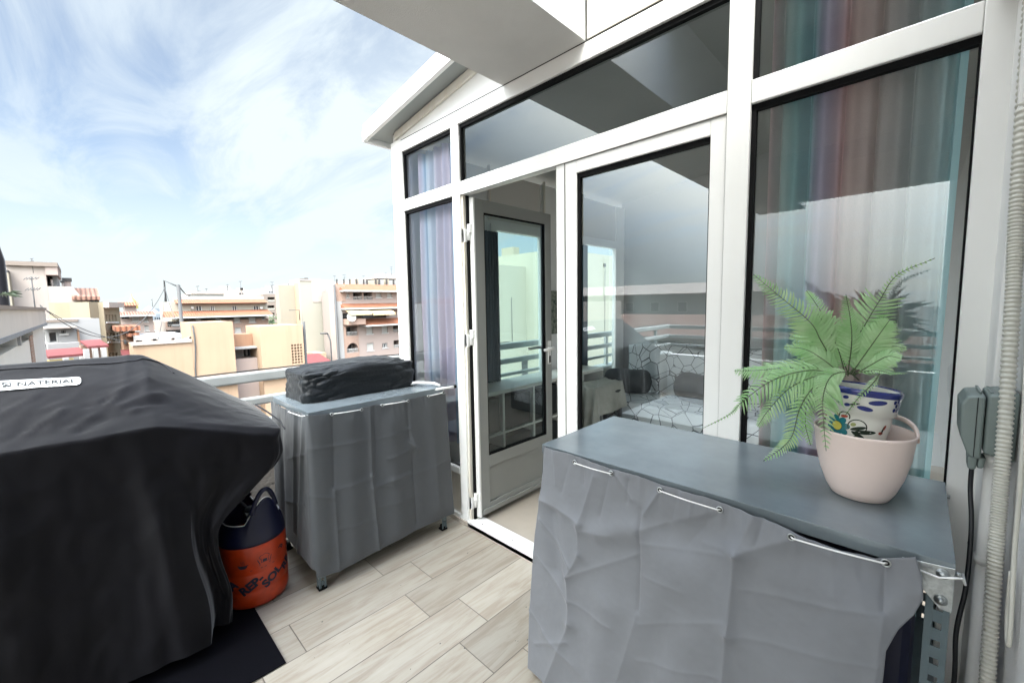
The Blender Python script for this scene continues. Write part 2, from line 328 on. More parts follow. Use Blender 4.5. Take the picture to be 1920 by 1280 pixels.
def throw_mat():
    m = mat('white_throw_with_black_lines', (.42,.45,.46), .85, bump=(200,.3,.002)); t, b_ = nodes(m); tcn = t.nodes.new('ShaderNodeTexCoord')
    out_ = []
    for sc, w_ in ((6.6,.0075),(3.1,.0045)):
        v = t.nodes.new('ShaderNodeTexVoronoi'); v.feature = 'DISTANCE_TO_EDGE'; v.inputs['Scale'].default_value = sc; t.links.new(tcn.outputs['Object'], v.inputs['Vector'])
        out_.append(mth(t, 'LESS_THAN', v.outputs['Distance'], w_*sc/2.2))
    v2 = t.nodes.new('ShaderNodeTexVoronoi'); v2.inputs['Scale'].default_value = 6.6; t.links.new(tcn.outputs['Object'], v2.inputs['Vector'])
    mx = t.nodes.new('ShaderNodeMix'); mx.data_type = 'RGBA'; mx.inputs[7].default_value = (.03,.035,.04,1)
    r = t.nodes.new('ShaderNodeValToRGB'); r.color_ramp.interpolation = 'CONSTANT'; r.color_ramp.elements[0].color = (.40,.43,.44,1); r.color_ramp.elements[1].position = .8; r.color_ramp.elements[1].color = (.24,.27,.28,1)
    t.links.new(v2.outputs['Color'], r.inputs[0]); t.links.new(r.outputs[0], mx.inputs[6])
    t.links.new(mth(t, 'MAXIMUM', out_[0], out_[1]), mx.inputs[0]); t.links.new(mx.outputs[2], b_.inputs['Base Color']); return m
M['throw'] = throw_mat()
# ================================================================== terrace shell
G().box(-3.0, .17, -3.4, 1.70, -.25, 0).build('terrace_floor', M['planks'], kind='structure')
G().box(-2.86, 4.0, 1.70, 5.3, -.25, .028).build('indoor_floor', M['tile_in'], kind='structure')
# the housing block this terrace belongs to (right wall rising past the camera)
t = empty('stucco_wall', (.4, 0, 0), 'rough white stucco wall right beside the camera carrying the conduit', 'wall')
G().box(.17, .60, -3.4, 1.72, -.2, 3.2).build('wall_surface', M['stucco'], t)
G().box(.138, .17, 1.55, 1.708, .028, 2.66).build('corner_trim', M['pvc'], t, bevel=.006)
G().box(.10, .17, 1.50, 1.705, 2.245, 2.62).build('shutter_box_end', M['stucco_fine'], t, bevel=.02)
# beam overhead
t = empty('concrete_beam', (-1.43, 1.7, 2.69), 'grey plastered concrete beam running out overhead from the glazed front', 'beam')
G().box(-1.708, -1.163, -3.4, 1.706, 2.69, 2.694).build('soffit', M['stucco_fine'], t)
G().box(-1.708, -1.163, -3.4, 1.706, 2.695, 3.258).build('beam_body', M['stucco'], t)
t = empty('terrace_roof_slab', (-.3, -1, 3.3), 'flat plastered slab covering the right half of the terrace, seen mirrored in the upper panes', 'roof')
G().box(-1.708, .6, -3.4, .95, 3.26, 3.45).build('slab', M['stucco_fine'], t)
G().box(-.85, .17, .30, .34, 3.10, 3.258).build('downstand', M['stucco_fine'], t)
t = empty('balcony_canopy', (-.5, -.8, 2.4), 'grey flat canopy with a rounded corner behind the camera, seen only mirrored in the panes', 'canopy')
G().prism([(.17,-.12),(.17,-1.38),(-.75,-1.38),(-.95,-1.34),(-1.08,-1.24),(-1.14,-1.08),(-1.15,-.9),(-1.15,-.12)][::-1], lambda a_, b_, t_: (a_, b_, t_), 2.40, 2.52).build('slab', M['stucco_fine'], t)
# parapet + railing
t = empty('terrace_parapet', (-3.07, 0, 0), 'low rough grey rendered parapet wall at the terrace edge', 'wall')
G().box(-3.16, -3.0, -3.5, 5.6, -.6, .60).build('render', M['grey_wall'], t)
G().box(-3.17, -2.99, -3.5, 5.6, .602, .625).build('coping', M['rail'], t, bevel=.004)
t = empty('terrace_railing', (-3.05, 0, .62), 'grey tubular metal railing with three bars on top of the parapet', 'railing')
for z0, z1 in ((1.022,1.088),(.872,.925),(.742,.775)):
    G().box(-3.07, -3.02, -3.5, 5.6, z0, z1).build('rail', M['rail'], t, bevel=.012, segs=3)
for y in (-3.1,-1.9,-.7,.02,1.66,2.2,3.9,5.0):
    G().box(-3.112, -3.072, y, y+.05, .60, 1.05).build('post', M['rail'], t, bevel=.006)
G().tube([(-3.045+.012*math.sin(k_*1.9), -3.4+.11*k_, 1.094+.005*abs(math.sin(k_*.8))) for k_ in range(60)], .0045, 6).build('string_cable', mat('black_string_cable', (.01,.01,.01), .6), label='thin black cable strung along the top bar of the terrace railing', cat='cable')
q = G(); rnd = random.Random(21)
for k_ in range(60):
    x = -2.1+1.1*rnd.random(); y = -.2+1.85*rnd.random(); r_ = .0012+.0022*rnd.random()**3; q.sphere((x, y, r_*.5), r_, 4, (1,1.6,.6))
q.build('floor_grit', M['antenna0'], label='scattered dark grit and specks on the plank floor', cat='grit', kind='stuff')
t = empty('rear_railing', (-1.4, -3.4, 0), 'grey railing at the far side behind the camera, seen mirrored in the panes', 'railing')
for z0, z1 in ((1.022,1.088),(.872,.925),(.742,.775)): G().box(-3.0, .17, -3.43, -3.38, z0, z1).build('rail', M['rail'], t, bevel=.01)
G().box(-3.0, .17, -3.47, -3.34, 0, .6).build('parapet', M['stucco'], t)
# ================================================================== conservatory
FY = 1.71; D = .055
con = empty('conservatory', (-1.4, 1.71, 0), 'white aluminium glazed conservatory with a low gable roof and an open door', 'conservatory')
fr = G(); A = M['alu']
def bar(x0, x1, z0, z1, y0=FY, y1=FY+D, m=None, name='frame_bar'): return G().box(x0, x1, y0, y1, z0, z1).build(name, m or A, con, bevel=.0035)
bar(-2.905, -2.768, .0, 2.70, FY-.004, FY+.09, name='corner_post')
bar(-2.188, -2.112, .0, 2.608, name='mullion')
bar(-.545, -.466, .0, 2.608, FY-.004, FY+D, name='mullion')
bar(.082, .150, .0, 2.72, FY-.004, FY+.1, name='corner_post')
bar(-2.768, .082, 2.608, 2.688, FY-.002, FY+D, name='head_rail')
bar(-2.768, -2.188, 2.187, 2.268, name='transom_bar'); bar(-2.112, -.545, 2.180, 2.262, name='transom_bar'); bar(-.466, .082, 2.187, 2.268, name='transom_bar')
bar(-1.348, -1.290, .045, 2.180, FY+.006, FY+.05, name='door_jamb')
bar(-2.112, .15, .0, .044, 1.700, FY+.10, name='threshold')
G().box(-2.11, .15, 1.7035, 1.7075, -.002, .012).build('threshold_joint', M['gasket'], con)
bar(-2.768, -2.188, .0, .05, name='bottom_rail'); bar(-2.768, -2.188, .34, .385, name='mid_rail')
bar(-.466, .082, .0, .09, name='bottom_rail')
G().box(-2.768, -2.188, FY+.02, FY+.04, .05, .34).build('lower_panel', M['alu_old'], con)
def pane(x0, x1, z0, z1, y=FY+.03, m=None, g=.009, gl=.022, fb=None):
    q = G(); gk = M['gasket']
    q.box(x0, x1, FY+.012, y+.004, z1-gl, z1); q.box(x0, x0+gl*.7, FY+.012, y+.004, z0, z1-gl-.0003)
    q.box(x1-g*.5, x1, FY+.012, y+.004, z0, z1-gl-.0003); q.box(x0+gl*.7+.0003, x1-g*.5-.0003, FY+.02, y+.004, z0, z0+g*.4)
    p = G().add([(x0,y,z0),(x1,y,z0),(x1,y,z1),(x0,y,z1)], [(0,1,2,3)]).build('window_pane', m or M['glass'], con)
    q.build('gasket', gk, p)
pane(-2.768, -2.188, 2.268, 2.608, m=M['glass_side']); pane(-2.768, -2.188, .385, 2.187, m=M['glass_side'])
pane(-2.112, -.545, 2.262, 2.608, m=M['glass_transom'])
pane(-.466, .082, .09, 2.187, m=M['glass_right']); pane(-.466, .082, 2.268, 2.608, m=M['glass_right'])
# thin dark joints where the profiles meet
for a_ in ((-2.768,.082,2.6884,2.6898),): G().box(a_[0], a_[1], FY-.0035, FY+.01, a_[2], a_[3]).build('joint', M['gasket'], con)
for x0, x1, z0, z1 in ((-2.1115,-.5455,2.1785,2.1798),(-1.2905,-1.2892,.05,2.178),(-.5455,-.5444,.05,2.60),(-.4665,-.4655,2.187,2.268),(-2.7688,-2.7676,2.187,2.268),(-2.1125,-2.1114,2.18,2.262),(-2.1885,-2.1874,2.187,2.268),(.0815,.0827,2.187,2.268)):
    G().box(x0, x1, FY-.0003, FY+.005, z0, z1).build('joint', M['antenna0'], con)
# fixed leaf beside the open door
for x0, x1, z0, z1 in ((-1.290,-1.222,.044,2.178),(-.603,-.545,.044,2.178),(-1.2218,-.6032,2.118,2.178),(-1.2218,-.6032,.044,.12)):
    G().box(x0, x1, FY+.004, FY+.048, z0, z1).build('fixed_leaf_frame', A, con, bevel=.003)
pane(-1.222, -.603, .12, 2.118, y=FY+.026)
# open door leaf, swung inwards about its left edge
HX = -2.052
dl = G()
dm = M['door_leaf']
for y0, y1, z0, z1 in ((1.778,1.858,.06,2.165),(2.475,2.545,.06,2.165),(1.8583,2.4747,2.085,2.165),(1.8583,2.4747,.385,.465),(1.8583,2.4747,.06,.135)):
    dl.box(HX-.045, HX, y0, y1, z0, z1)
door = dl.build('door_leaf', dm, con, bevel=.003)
G().box(HX-.03, HX-.015, 1.86, 2.473, .136, .384).build('kick_panel', dm, door)
G().box(HX-.0005, HX+.012, 1.79, 2.54, .075, .105).build('drip_rail', dm, door, bevel=.004)
G().box(HX-.045, HX+.006, 1.762, 1.777, .06, 2.165).build('door_edge', A, door, bevel=.002)
G().add([(HX-.022,1.858,.465),(HX-.022,2.475,.465),(HX-.022,2.475,2.085),(HX-.022,1.858,2.085)], [(0,1,2,3)]).build('door_pane', M['glass_door'], door)
q = G(); 
q.box(HX-.024, HX-.003, 1.8583, 1.866, .466, 2.084); q.box(HX-.024, HX-.003, 2.467, 2.4747, .466, 2.084); q.box(HX-.024, HX-.003, 1.8663, 2.4667, 2.075, 2.084); q.box(HX-.024, HX-.003, 1.8663, 2.4667, .466, .474)
q.build('gasket', M['gasket'], door)
h = G()
for s, x in ((1, HX), (-1, HX-.045)):
    h.box(x, x+s*.008, 2.495, 2.527, 1.02, 1.20); h.tube([(x, 2.511, 1.145), (x+s*.045, 2.511, 1.145), (x+s*.055, 2.50, 1.145), (x+s*.055, 2.39, 1.142)], .0105, 10)
h.build('handle', M['pvc'], door)
G().box(HX+.0082, HX+.010, 2.502, 2.520, 1.03, 1.085).build('lock_cylinder', M['gasket'], door, bevel=.0008)
for z in (.18, 1.28, 1.95):
    q = G(); q.box(HX-.052, HX-.006, 1.745, 1.7615, z, z+.05); q.tube([(HX-.03, 1.752, z-.05), (HX-.03, 1.752, z+.05)], .011, 10); q.box(HX-.06, HX-.035, 1.722, 1.7448, z-.06, z+.02)
    q.build('hinge', M['pvc'], door)
for x in (-2.0,-1.72,-1.45): G().tube([(x,1.735,.0435),(x,1.735,.0452)], .004, 12).build('screw', M['antenna0'], con)
for x in (-2.55,-2.38): G().box(x, x+.03, 1.7085, 1.7098, .022, .03).build('drain_slot', M['gasket'], con)
q = G(); q.box(-2.1115, -2.094, 1.722, 1.762, .045, 2.178); q.build('jamb_channel', M['alu_old'], con); G().box(-2.093, -2.082, 1.742, 1.762, .045, 2.178).build('jamb_seal', M['gasket'], con)
# gable panel + upper glazing above the head rail
zt = lambda x: 2.769 + .14*(x+2.832)
XR = -.30
G().prism([(-2.895,2.69),(-1.715,2.69),(-1.715,zt(-1.715)-.0),(-2.895,zt(-2.895))], lambda a_, b_, t_: (a_, t_, b_), FY+.012, FY+.04).build('gable_panel', M['alu'], con)
G().prism([(-2.85,zt(-2.85)-.055),(-1.72,zt(-1.72)-.055),(-1.72,zt(-1.72)-.001),(-2.85,zt(-2.85)-.001)], lambda a_, b_, t_: (a_, t_, b_), FY-.006, FY+.0115).build('gable_trim', M['alu_old'], con, bevel=.004)
G().box(-1.155, -1.095, FY-.006, FY+.05, 2.692, 3.26).build('upper_frame', M['alu_old'], con, bevel=.003)
G().box(-1.0948, .08, FY-.006, FY+.05, 2.692, 2.74).build('upper_frame', M['alu_old'], con, bevel=.003)
G().box(-1.0945, .08, FY+.02, FY+.03, 2.7405, 3.26).build('upper_panel', mat('white_opaque_upper_panel', (.74,.78,.78), .3), con)
# roof: two pitched panels, with a rake overhang towards the terrace
def slope(x0, x1, y0, y1, dz0, dz1, m, name):
    return G().prism([(x0,zt(x0)+dz0),(x1,zt(x1)+dz0),(x1,zt(x1)+dz1),(x0,zt(x0)+dz1)], lambda a_, b_, t_: (a_, t_, b_), y0, y1).build(name, m, con)
slope(-3.02, XR, 1.585, 5.2, .004, .085, M['roofpanel'], 'roof')
slope(-3.035, -1.7085, 1.555, 1.584, -.02, .088, M['alu'], 'rake_fascia')
G().box(-3.06, -3.03, 1.56, 5.2, 2.715, 2.80).build('gutter', M['alu'], con, bevel=.006)
G().prism([(XR,zt(XR)+.004),(2.6,zt(XR)-.40),(2.6,zt(XR)-.32),(XR,zt(XR)+.085)], lambda a_, b_, t_: (a_, t_, b_), 1.72, 5.2).build('roof', M['roofpanel'], con)
# back and left walls of the room
G().box(-2.88, 2.6, 5.06, 5.12, .028, 3.1).build('back_wall', M['inner_wall'], con)
G().box(1.9, 1.96, 1.8, 5.06, .028, 3.1).build('side_wall', M['inner_wall'], con)
lw = [(1.80,2.66),(3.37,4.10),(4.86,5.06)]
for y0, y1 in lw: G().box(-2.90, -2.84, y0, y1, .30, 2.70).build('side_post', M['alu'], con, bevel=.003)
for y0, y1 in ((2.66,3.37),(4.10,4.86)):
    G().box(-2.90, -2.84, y0+.0003, y1-.0003, 2.17, 2.26).build('side_rail', M['alu'], con); G().box(-2.90, -2.84, y0+.0003, y1-.0003, .30, .36).build('side_rail', M['alu'], con)
    G().add([(-2.87,y0,.36),(-2.87,y1,.36),(-2.87,y1,2.17),(-2.87,y0,2.17)], [(0,1,2,3)]).build('side_window_pane', M['glass_far'], con)
    G().box(-2.88, -2.86, y0, y1, 2.262, 2.70).build('upper_sheet', M['frost'], con)
    q = G()
    q.box(-2.839, -2.82, y0-.02, y0+.045, .34, 2.22); q.box(-2.839, -2.82, y1-.045, y1+.02, .34, 2.22); q.box(-2.839, -2.82, y0+.0453, y1-.0453, 2.165, 2.22); q.build('side_window_frame', M['alu'], con)
G().box(-2.90, -2.84, 1.80, 5.06, -.2, .299).build('side_base', M['alu'], con)
for y in (2.62,3.385,4.08): G().tube([(-2.815,y,2.25),(-2.815,y,2.72)], .014, 8).build('ceiling_tube', M['alu_old'], con)
# ================================================================== curtains
def curtain(name, x0, x1, z0, z1, y, waves, amp, m, label, gather=.0, n=240, seed=0, flare=0, group=None, lean=0):
    rows = []; nz_ = 40; uv = []
    for j in range(nz_+1):
        tt = j/nz_; z = z1-(z1-z0)*tt; row = []
        for i in range(n+1):
            s = i/n; a1 = amp*(.55+.6*tt)
            ph = 2*math.pi*waves*s + .8*math.sin(3*s+seed) + .35*tt*math.sin(7*s+seed)
            yy = y + a1*math.sin(ph) + .35*a1*math.sin(2.3*ph+1+seed) + .006*fbm(s*9+seed, tt*3)
            x = x0+(x1-x0)*s + .35*a1*math.cos(ph) + lean*tt*(s-.2)
            row.append((x, yy, z - .004*math.sin(ph)*(1-tt)))
        rows.append(row)
    g_ = G().grid(rows); o = g_.build(name, m, None, label=label, cat='curtain', group=group)
    ul = o.data.uv_layers.new(name='UVMap'); k = n+1
    for lp in o.data.loops: vi = lp.vertex_index; ul.data[lp.index].uv = ((vi % k)/n, (vi//k)/nz_)
    return o
curtain('curtain', -2.76, -2.20, .50, 2.60, 1.835, 6, .028, M['curt1'], 'pastel blue and lilac striped curtain behind the narrow left panes', seed=1)
curtain('curtain', -.44, .075, .12, 2.60, 1.85, 5.5, .040, M['curt2'], 'pink, mauve and teal striped curtain behind the large right pane', seed=4, lean=-.02)
def side_curtain(y0, y1, label):
    rows = []; 
    for j in range(21):
        rows.append([(-2.79+.02*math.sin(i*.75)+.004*fbm(i*.2,j*.2), y0+(y1-y0)*i/50, 2.14-1.7*j/20) for i in range(51)])
    G().grid(rows).build('curtain', mat('dark_teal_curtain', (.035,.07,.09), .9), label=label, cat='curtain')
side_curtain(2.50, 2.70, 'dark teal curtain gathered at the window seen through the open door')
side_curtain(4.02, 4.12, 'dark narrow curtain gathered at the window above the blanket')
# ================================================================== indoor furniture
t = empty('cube_shelf', (-2.6, 3.0, 0), 'white cube shelf unit with open bays seen through the open door', 'shelf')
q = G(); SY0, SY1, SX0, SX1, SZ = 2.02, 3.95, -2.82, -2.46, .775
q.box(SX0, SX1, SY0, SY1, SZ-.03, SZ)
ny = 5; w_ = (SY1-SY0)/ny
for i in range(ny+1): yy = SY0+w_*i; q.box(SX0, SX1-.002, yy-.012 if i else yy, yy+.012 if i < ny else yy, .03, SZ-.0302)
for z in (.04, .40):
    for i in range(ny): q.box(SX0+.001, SX1-.004, SY0+w_*i+.0125, SY0+w_*(i+1)-.0125, z, z+.018)
q.build('frame', M['shelf_white'], t); G().box(SX0-.006, SX0-.001, SY0, SY1, .03, SZ-.01).build('back_panel', M['dark_hole'], t)
k = 0
bl = {(0,1):'olive grey fabric bin in the upper nearest bay of the cube shelf',(1,1):'black fabric bin in the upper second bay of the cube shelf',(2,1):'black fabric bin in the upper third bay, by the door handle',(1,0):'black fabric bin in the lower second bay of the cube shelf',(2,0):'black fabric bin in the lower third bay, by the door handle'}
for (i, r_), lb in bl.items():
    y0 = SY0+w_*i+.02; z0 = .062 if r_ == 0 else .422
    G().box(SX0+.01, SX1-.02, y0, y0+w_-.045, z0, z0+.29).build('storage_bin', mat('bin_fabric', (.055,.065,.058) if i == 0 else (.014,.017,.018), .8), bevel=.01, label=lb, cat='bin', group='bins in the cube shelf')
t = empty('lidded_box', (-2.62, 2.2, .06), 'grey plastic box with a lid in the lowest nearest bay of the cube shelf', 'box')
G().box(SX0+.02, SX1-.01, SY0+.03, SY0+w_-.03, .062, .26).build('body', M['bin2'], t, bevel=.01)
G().box(SX0+.01, SX1+.0, SY0+.02, SY0+w_-.02, .2605, .29).build('lid', M['bin2'], t, bevel=.006)
G().box(-2.80, -2.795, 3.41, 3.70, 1.16, 1.62).build('wall_hanging', mat('dark_green_wall_scroll', (.05,.075,.06), .8, var=(28,.5,(.30,.32,.26))), label='dark green patterned scroll hanging between the two side windows', cat='wall hanging')
t = empty('sofa', (-1.5, 4.5, 0), 'black sofa against the back wall under a patterned white throw', 'sofa')
G().box(-2.45, -.2, 3.98, 4.96, .06, .40).build('base', M['sofa'], t, bevel=.03)
G().box(-2.45, -.2, 4.70, 5.0, .4005, .88).build('backrest', M['sofa'], t, bevel=.05)
G().box(-2.72, -2.452, 3.98, 5.0, .06, .58).build('armrest', M['sofa'], t, bevel=.05)
rows = []
for j in range(61):
    tt = j/60; row = []
    for i in range(91):
        s = i/90; x = -2.50+2.2*s
        if tt < .16: y = 3.955-.01*math.sin(s*30); z = .20+(tt/.16)*.23
        elif tt < .55: u = (tt-.16)/.39; y = 3.955+u*.62; z = .43+.02*math.sin(u*3.1)+.012*fbm(s*9,u*4)
        elif tt < .93: u = (tt-.55)/.38; y = 4.56+u*.04; z = .43+u*.54+.03*math.sin(s*11)*u
        else: u = (tt-.93)/.07; y = 4.60+u*.36; z = .97+.03*math.sin(s*11)
        d_ = .018*fbm(s*7+3, tt*7); row.append((x+d_, y-abs(d_)*.8, z+d_*.6))
    rows.append(row)
G().grid(rows).build('sofa_throw', M['throw'], label='white throw with broken black lines draped over the sofa', cat='throw', solid=.006)
def bolster(cx_, cy_, cz_, lx, r, rot, label, nm='cushion'):
    g_ = G(); Mx = Matrix.Translation((cx_,cy_,cz_)) @ rotz(R(rot)).to_4x4(); rows = []
    for i in range(25):
        u = -1+2*i/24; rr = r*(1-abs(u)**7)**.5 if abs(u) < 1 else .001
        rows.append([Mx @ Vector((u*lx, rr*math.cos(a_)*(1+.05*fbm(u*3,a_)), rr*math.sin(a_)*(1+.05*fbm(u*3,a_+5)))) for a_ in [2*math.pi*k_/24 for k_ in range(24)]])
    g_.grid(rows, closed_u=True).build(nm, M['cushion'], label=label, cat='cushion')
bolster(-2.36, 4.30, .585, .27, .14, 25, 'black bolster cushion at the left end of the sofa')
bolster(-1.60, 4.30, .60, .20, .15, -20, 'black cushion at the right end of the sofa, cut off by the pane edge')
t = empty('side_table', (-2.3, 3.75, 0), 'dark low table under the grey blanket beside the sofa', 'table')
G().box(-2.42, -2.18, 3.44, 3.90, .50, .60).build('top', M['sofa'], t, bevel=.02)
for x, y in ((-2.40,3.46),(-2.23,3.46),(-2.40,3.85),(-2.23,3.85)): G().box(x, x+.035, y, y+.035, .03, .4995).build('leg', M['sofa'], t)
rows = []
for j in range(41):
    tt = j/40; row = []
    for i in range(41):
        s = i/40; x = -2.44+.30*s
        drop = max(0, tt-.5)*2
        y = 3.90-.5*min(tt,.5)*2; z = .665+.02*fbm(s*4,tt*4)
        if drop > 0: y = 3.40-.03*drop-.035*drop*math.sin(s*17); z = .665-drop*(.42+.12*math.sin(s*5))
        if s > .8: z -= (s-.8)*1.3; x = x-.02*math.sin(tt*14)*(s-.8)*5
        row.append((x, y, z))
    rows.append(row)
G().grid(rows).build('blanket', M['blanket'], label='crumpled grey blanket hanging over the dark side table', cat='blanket', solid=.008)
# ================================================================== steel shelving cabinets on the terrace
def seg_d(p, a_, b_):
    ax, ay = a_; bx, by = b_; px, py = p; dx, dy = bx-ax, by-ay; l2 = dx*dx+dy*dy
    t_ = max(-.25, min(1.25, ((px-ax)*dx+(py-ay)*dy)/l2)); q_ = max(0, min(1, t_))
    return math.hypot(px-ax-dx*q_, py-ay-dy*q_), t_, ((px-ax)*dy-(py-ay)*dx)
def creases(cr):        # list of ((u,v),(u,v),amp,width,kind)
    A0 = np.array([c_[0] for c_ in cr]); A1 = np.array([c_[1] for c_ in cr]); am = np.array([c_[2] for c_ in cr]); wd = np.array([c_[3] for c_ in cr]); kd = np.array([{'r':0,'g':1,'s':2}[c_[4]] for c_ in cr])
    def f(u, v):
        p = np.array([u, v]); dd = A1-A0; l2 = (dd**2).sum(1); t_ = ((p-A0)*dd).sum(1)/l2; q_ = np.clip(t_, 0, 1)
        e = p-A0-dd*q_[:, None]; d_ = np.hypot(e[:, 0], e[:, 1]); sg = np.sign((p-A0)[:, 0]*dd[:, 1]-(p-A0)[:, 1]*dd[:, 0])
        x = d_/wd
        h_ = np.where(kd == 0, np.exp(-x), np.where(kd == 1, np.exp(-x*x), sg*np.exp(-x)*(1-np.exp(-x*6))))
        return float((am*h_).sum())
    return f
def slotted_angle(name, x, y, sx, sy, z0, z1, parent):     # L profile leg, corner at (x,y), flanges towards sx, sy
    q = G(); w_ = .036; th = .002; p_ = .04
    def flange(fx):      # fx(a0,a1,z0,z1)
        fx(0, .010, z0, z1); fx(.024, w_, z0, z1); z = z1-.02
        fx(.0101, .0239, z, z1)
        while z > z0+.03:
            fx(.0101, .0239, z-p_, z-.014) if z-p_ > z0 else fx(.0101, .0239, z0, z-.014); z -= p_
    flange(lambda a0, a1, c0, c1: q.box(x+sx*a0, x+sx*a1, y, y+sy*th, c0, c1))
    flange(lambda a0, a1, c0, c1: q.box(x, x+sx*th, y+sy*(a0+th+.0002), y+sy*(a1), c0, c1) if a1-a0 > .0 and a1 > th+.001 else None)
    leg = q.build(name, M['steel_leg'], parent)
    f_ = G(); f_.box(x-sx*.004, x+sx*(w_+.004), y-sy*.004, y+sy*(w_+.004), 0.001, .012); f_.box(x+sx*.003, x+sx*w_*.9, y+sy*.003, y+sy*w_*.9, .0121, .035); f_.build('foot', M['gasket'], leg, bevel=.002)
    return leg
def cabinet(x0, x1, y0, y1, label, zt_=.963):
    t = empty('shelving_unit', ((x0+x1)/2, (y0+y1)/2, 0), label, 'shelving unit', 'covered steel shelving units')
    q = G(); q.box(x0, x1, y0, y1, zt_-.0012, zt_); 
    for a_ in ((x0,x1,y0,y0+.0012),(x0,x1,y1-.0012,y1),(x0,x0+.0012,y0+.0013,y1-.0013),(x1-.0012,x1,y0+.0013,y1-.0013)): q.box(*a_, zt_-.034, zt_-.0013)
    q.build('top_shelf', M['metal_grey'], t, bevel=.0022, segs=3)
    for z in (.50, .14): 
        q = G(); q.box(x0+.004, x1-.004, y0+.004, y1-.004, z, z+.03); q.build('shelf', M['metal_grey'], t)
    for sx, x in ((1, x0+.001), (-1, x1-.001)):
        for sy, y in ((1, y0+.001), (-1, y1-.001)):
            slotted_angle('leg', x+sx*.0015, y+sy*.0015, sx, sy, .012, zt_-.036, t)
    return t
c1 = cabinet(-1.003, .079, 1.18, 1.70, 'blue grey steel shelving unit in front of the panes, with the potted fern on top')
c2 = cabinet(-2.76, -2.19, .755, 1.59, 'blue grey steel shelving unit by the railing, with the black covered box on top')
def ring(parent, p, nrm, r=.0075):
    q = G(); n_ = Vector(nrm).normalized(); x_ = n_.cross(Vector((0,0,1))).normalized(); y_ = n_.cross(x_)
    q.tube([Vector(p)+n_*.003+(x_*math.cos(a_)+y_*math.sin(a_))*r for a_ in [2*math.pi*k_/20 for k_ in range(20)]], .0016, 6, closed=True)
    q.mat(M['zinc']) if not q.mats else None
    q.build('eyelet', None, parent); 
    G().add([Vector(p)+n_*.0022+(x_*math.cos(a_)+y_*math.sin(a_))*r for a_ in [2*math.pi*k_/20 for k_ in range(20)]], [tuple(range(20))]).build('eyelet_hole', M['dark_hole'], parent)
# ---- drape of the near unit
PY = 1.158
def z8(x, y): p = onY(980+x/2.0426, 760+y/2.0426, PY); return (p.x, p.z)
tops = sorted([z8(*p) for p in ((72,158),(190,190),(330,240),(440,270),(520,302),(700,352),(870,405),(1000,455),(1100,500),(1200,538),(1330,574),(1400,572),(1505,566))])
rb = sorted([z8(*p)[::-1] for p in ((1505,566),(1530,640),(1534,720),(1500,780),(1440,830),(1395,900),(1385,1000),(1375,1062),(1368,1300))])
lb = sorted([z8(*p)[::-1] for p in ((72,158),(66,300),(50,460),(36,620),(26,800),(18,1062),(10,1400))])
tx, tz = zip(*tops); rz, rx = zip(*rb); lz, lx = zip(*lb)
CR = []
def cr8(x0, y0, x1, y1, am, wd, k='r'): CR.append((z8(x0,y0), z8(x1,y1), am*(.75 if wd < .0125 and abs(am) < .007 else 1.15), wd*(.85 if wd < .0125 else 1.5) if k == 'r' else wd*1.25, k))
for a_ in [(275,270,225,450,.010,.018),(225,450,228,560,.007,.014),(228,560,185,640,.010,.016),(185,640,192,820,.011,.014),(192,820,90,1062,.009,.016),
           (455,400,456,770,-.007,.012),(456,770,370,1050,.006,.02),(890,415,828,545,.012,.02),(828,545,800,840,.016,.016),(800,840,778,1062,.011,.016),
           (75,355,232,442,.009,.014),(75,430,190,600,.008,.012),(190,640,455,560,.006,.012),(232,470,350,490,.006,.014),(192,735,350,830,.005,.010),(60,560,186,735,.006,.01),
           (828,545,1040,500,.012,.030),(828,548,700,520,.006,.02),(455,470,760,400,.006,.02),(760,400,640,520,-.006,.02),(1035,490,1180,560,.004,.02),
           (850,680,1380,770,.003,.008),(456,520,790,560,.0035,.008),(466,640,620,690,.004,.010),(830,850,1380,960,.0028,.008),(460,820,790,800,.003,.008),(450,960,770,1010,.003,.01),
           (1390,600,1385,760,-.009,.012),(1505,575,1530,700,.016,.03),(1270,600,1330,780,.004,.02),(1190,560,1200,700,.004,.016),(1385,760,1350,1062,.012,.02),
           (330,260,300,420,-.006,.012),(400,290,400,370,-.006,.010),(360,270,420,360,.006,.01),(520,330,470,410,.007,.012),(590,330,570,440,-.004,.010),(120,180,130,300,.006,.012),(180,200,150,330,-.005,.012),(230,220,235,300,-.005,.008),
           (30,760,90,850,.006,.01),(90,860,200,980,.006,.014),(60,900,180,890,.006,.01),(650,350,640,420,.004,.008),(720,370,700,450,-.004,.01),(930,420,900,520,-.006,.012)]: cr8(*a_)
for a_ in [(640,640,600,1060,.020,.09,'g'),(1120,720,1080,1062,.024,.12,'g'),(330,760,300,1062,.014,.05,'g'),(1040,560,1350,620,-.006,.03,'g'),(560,470,760,500,-.012,.04,'g'),(300,480,430,470,.012,.03,'g'),(120,420,140,620,-.014,.03,'g'),(1250,800,1180,1062,.012,.05,'g'),(600,760,470,1060,-.01,.04,'g')]: cr8(*a_)
cf = creases(CR)
rows = []; NS, NT = 330, 230; zb = .03
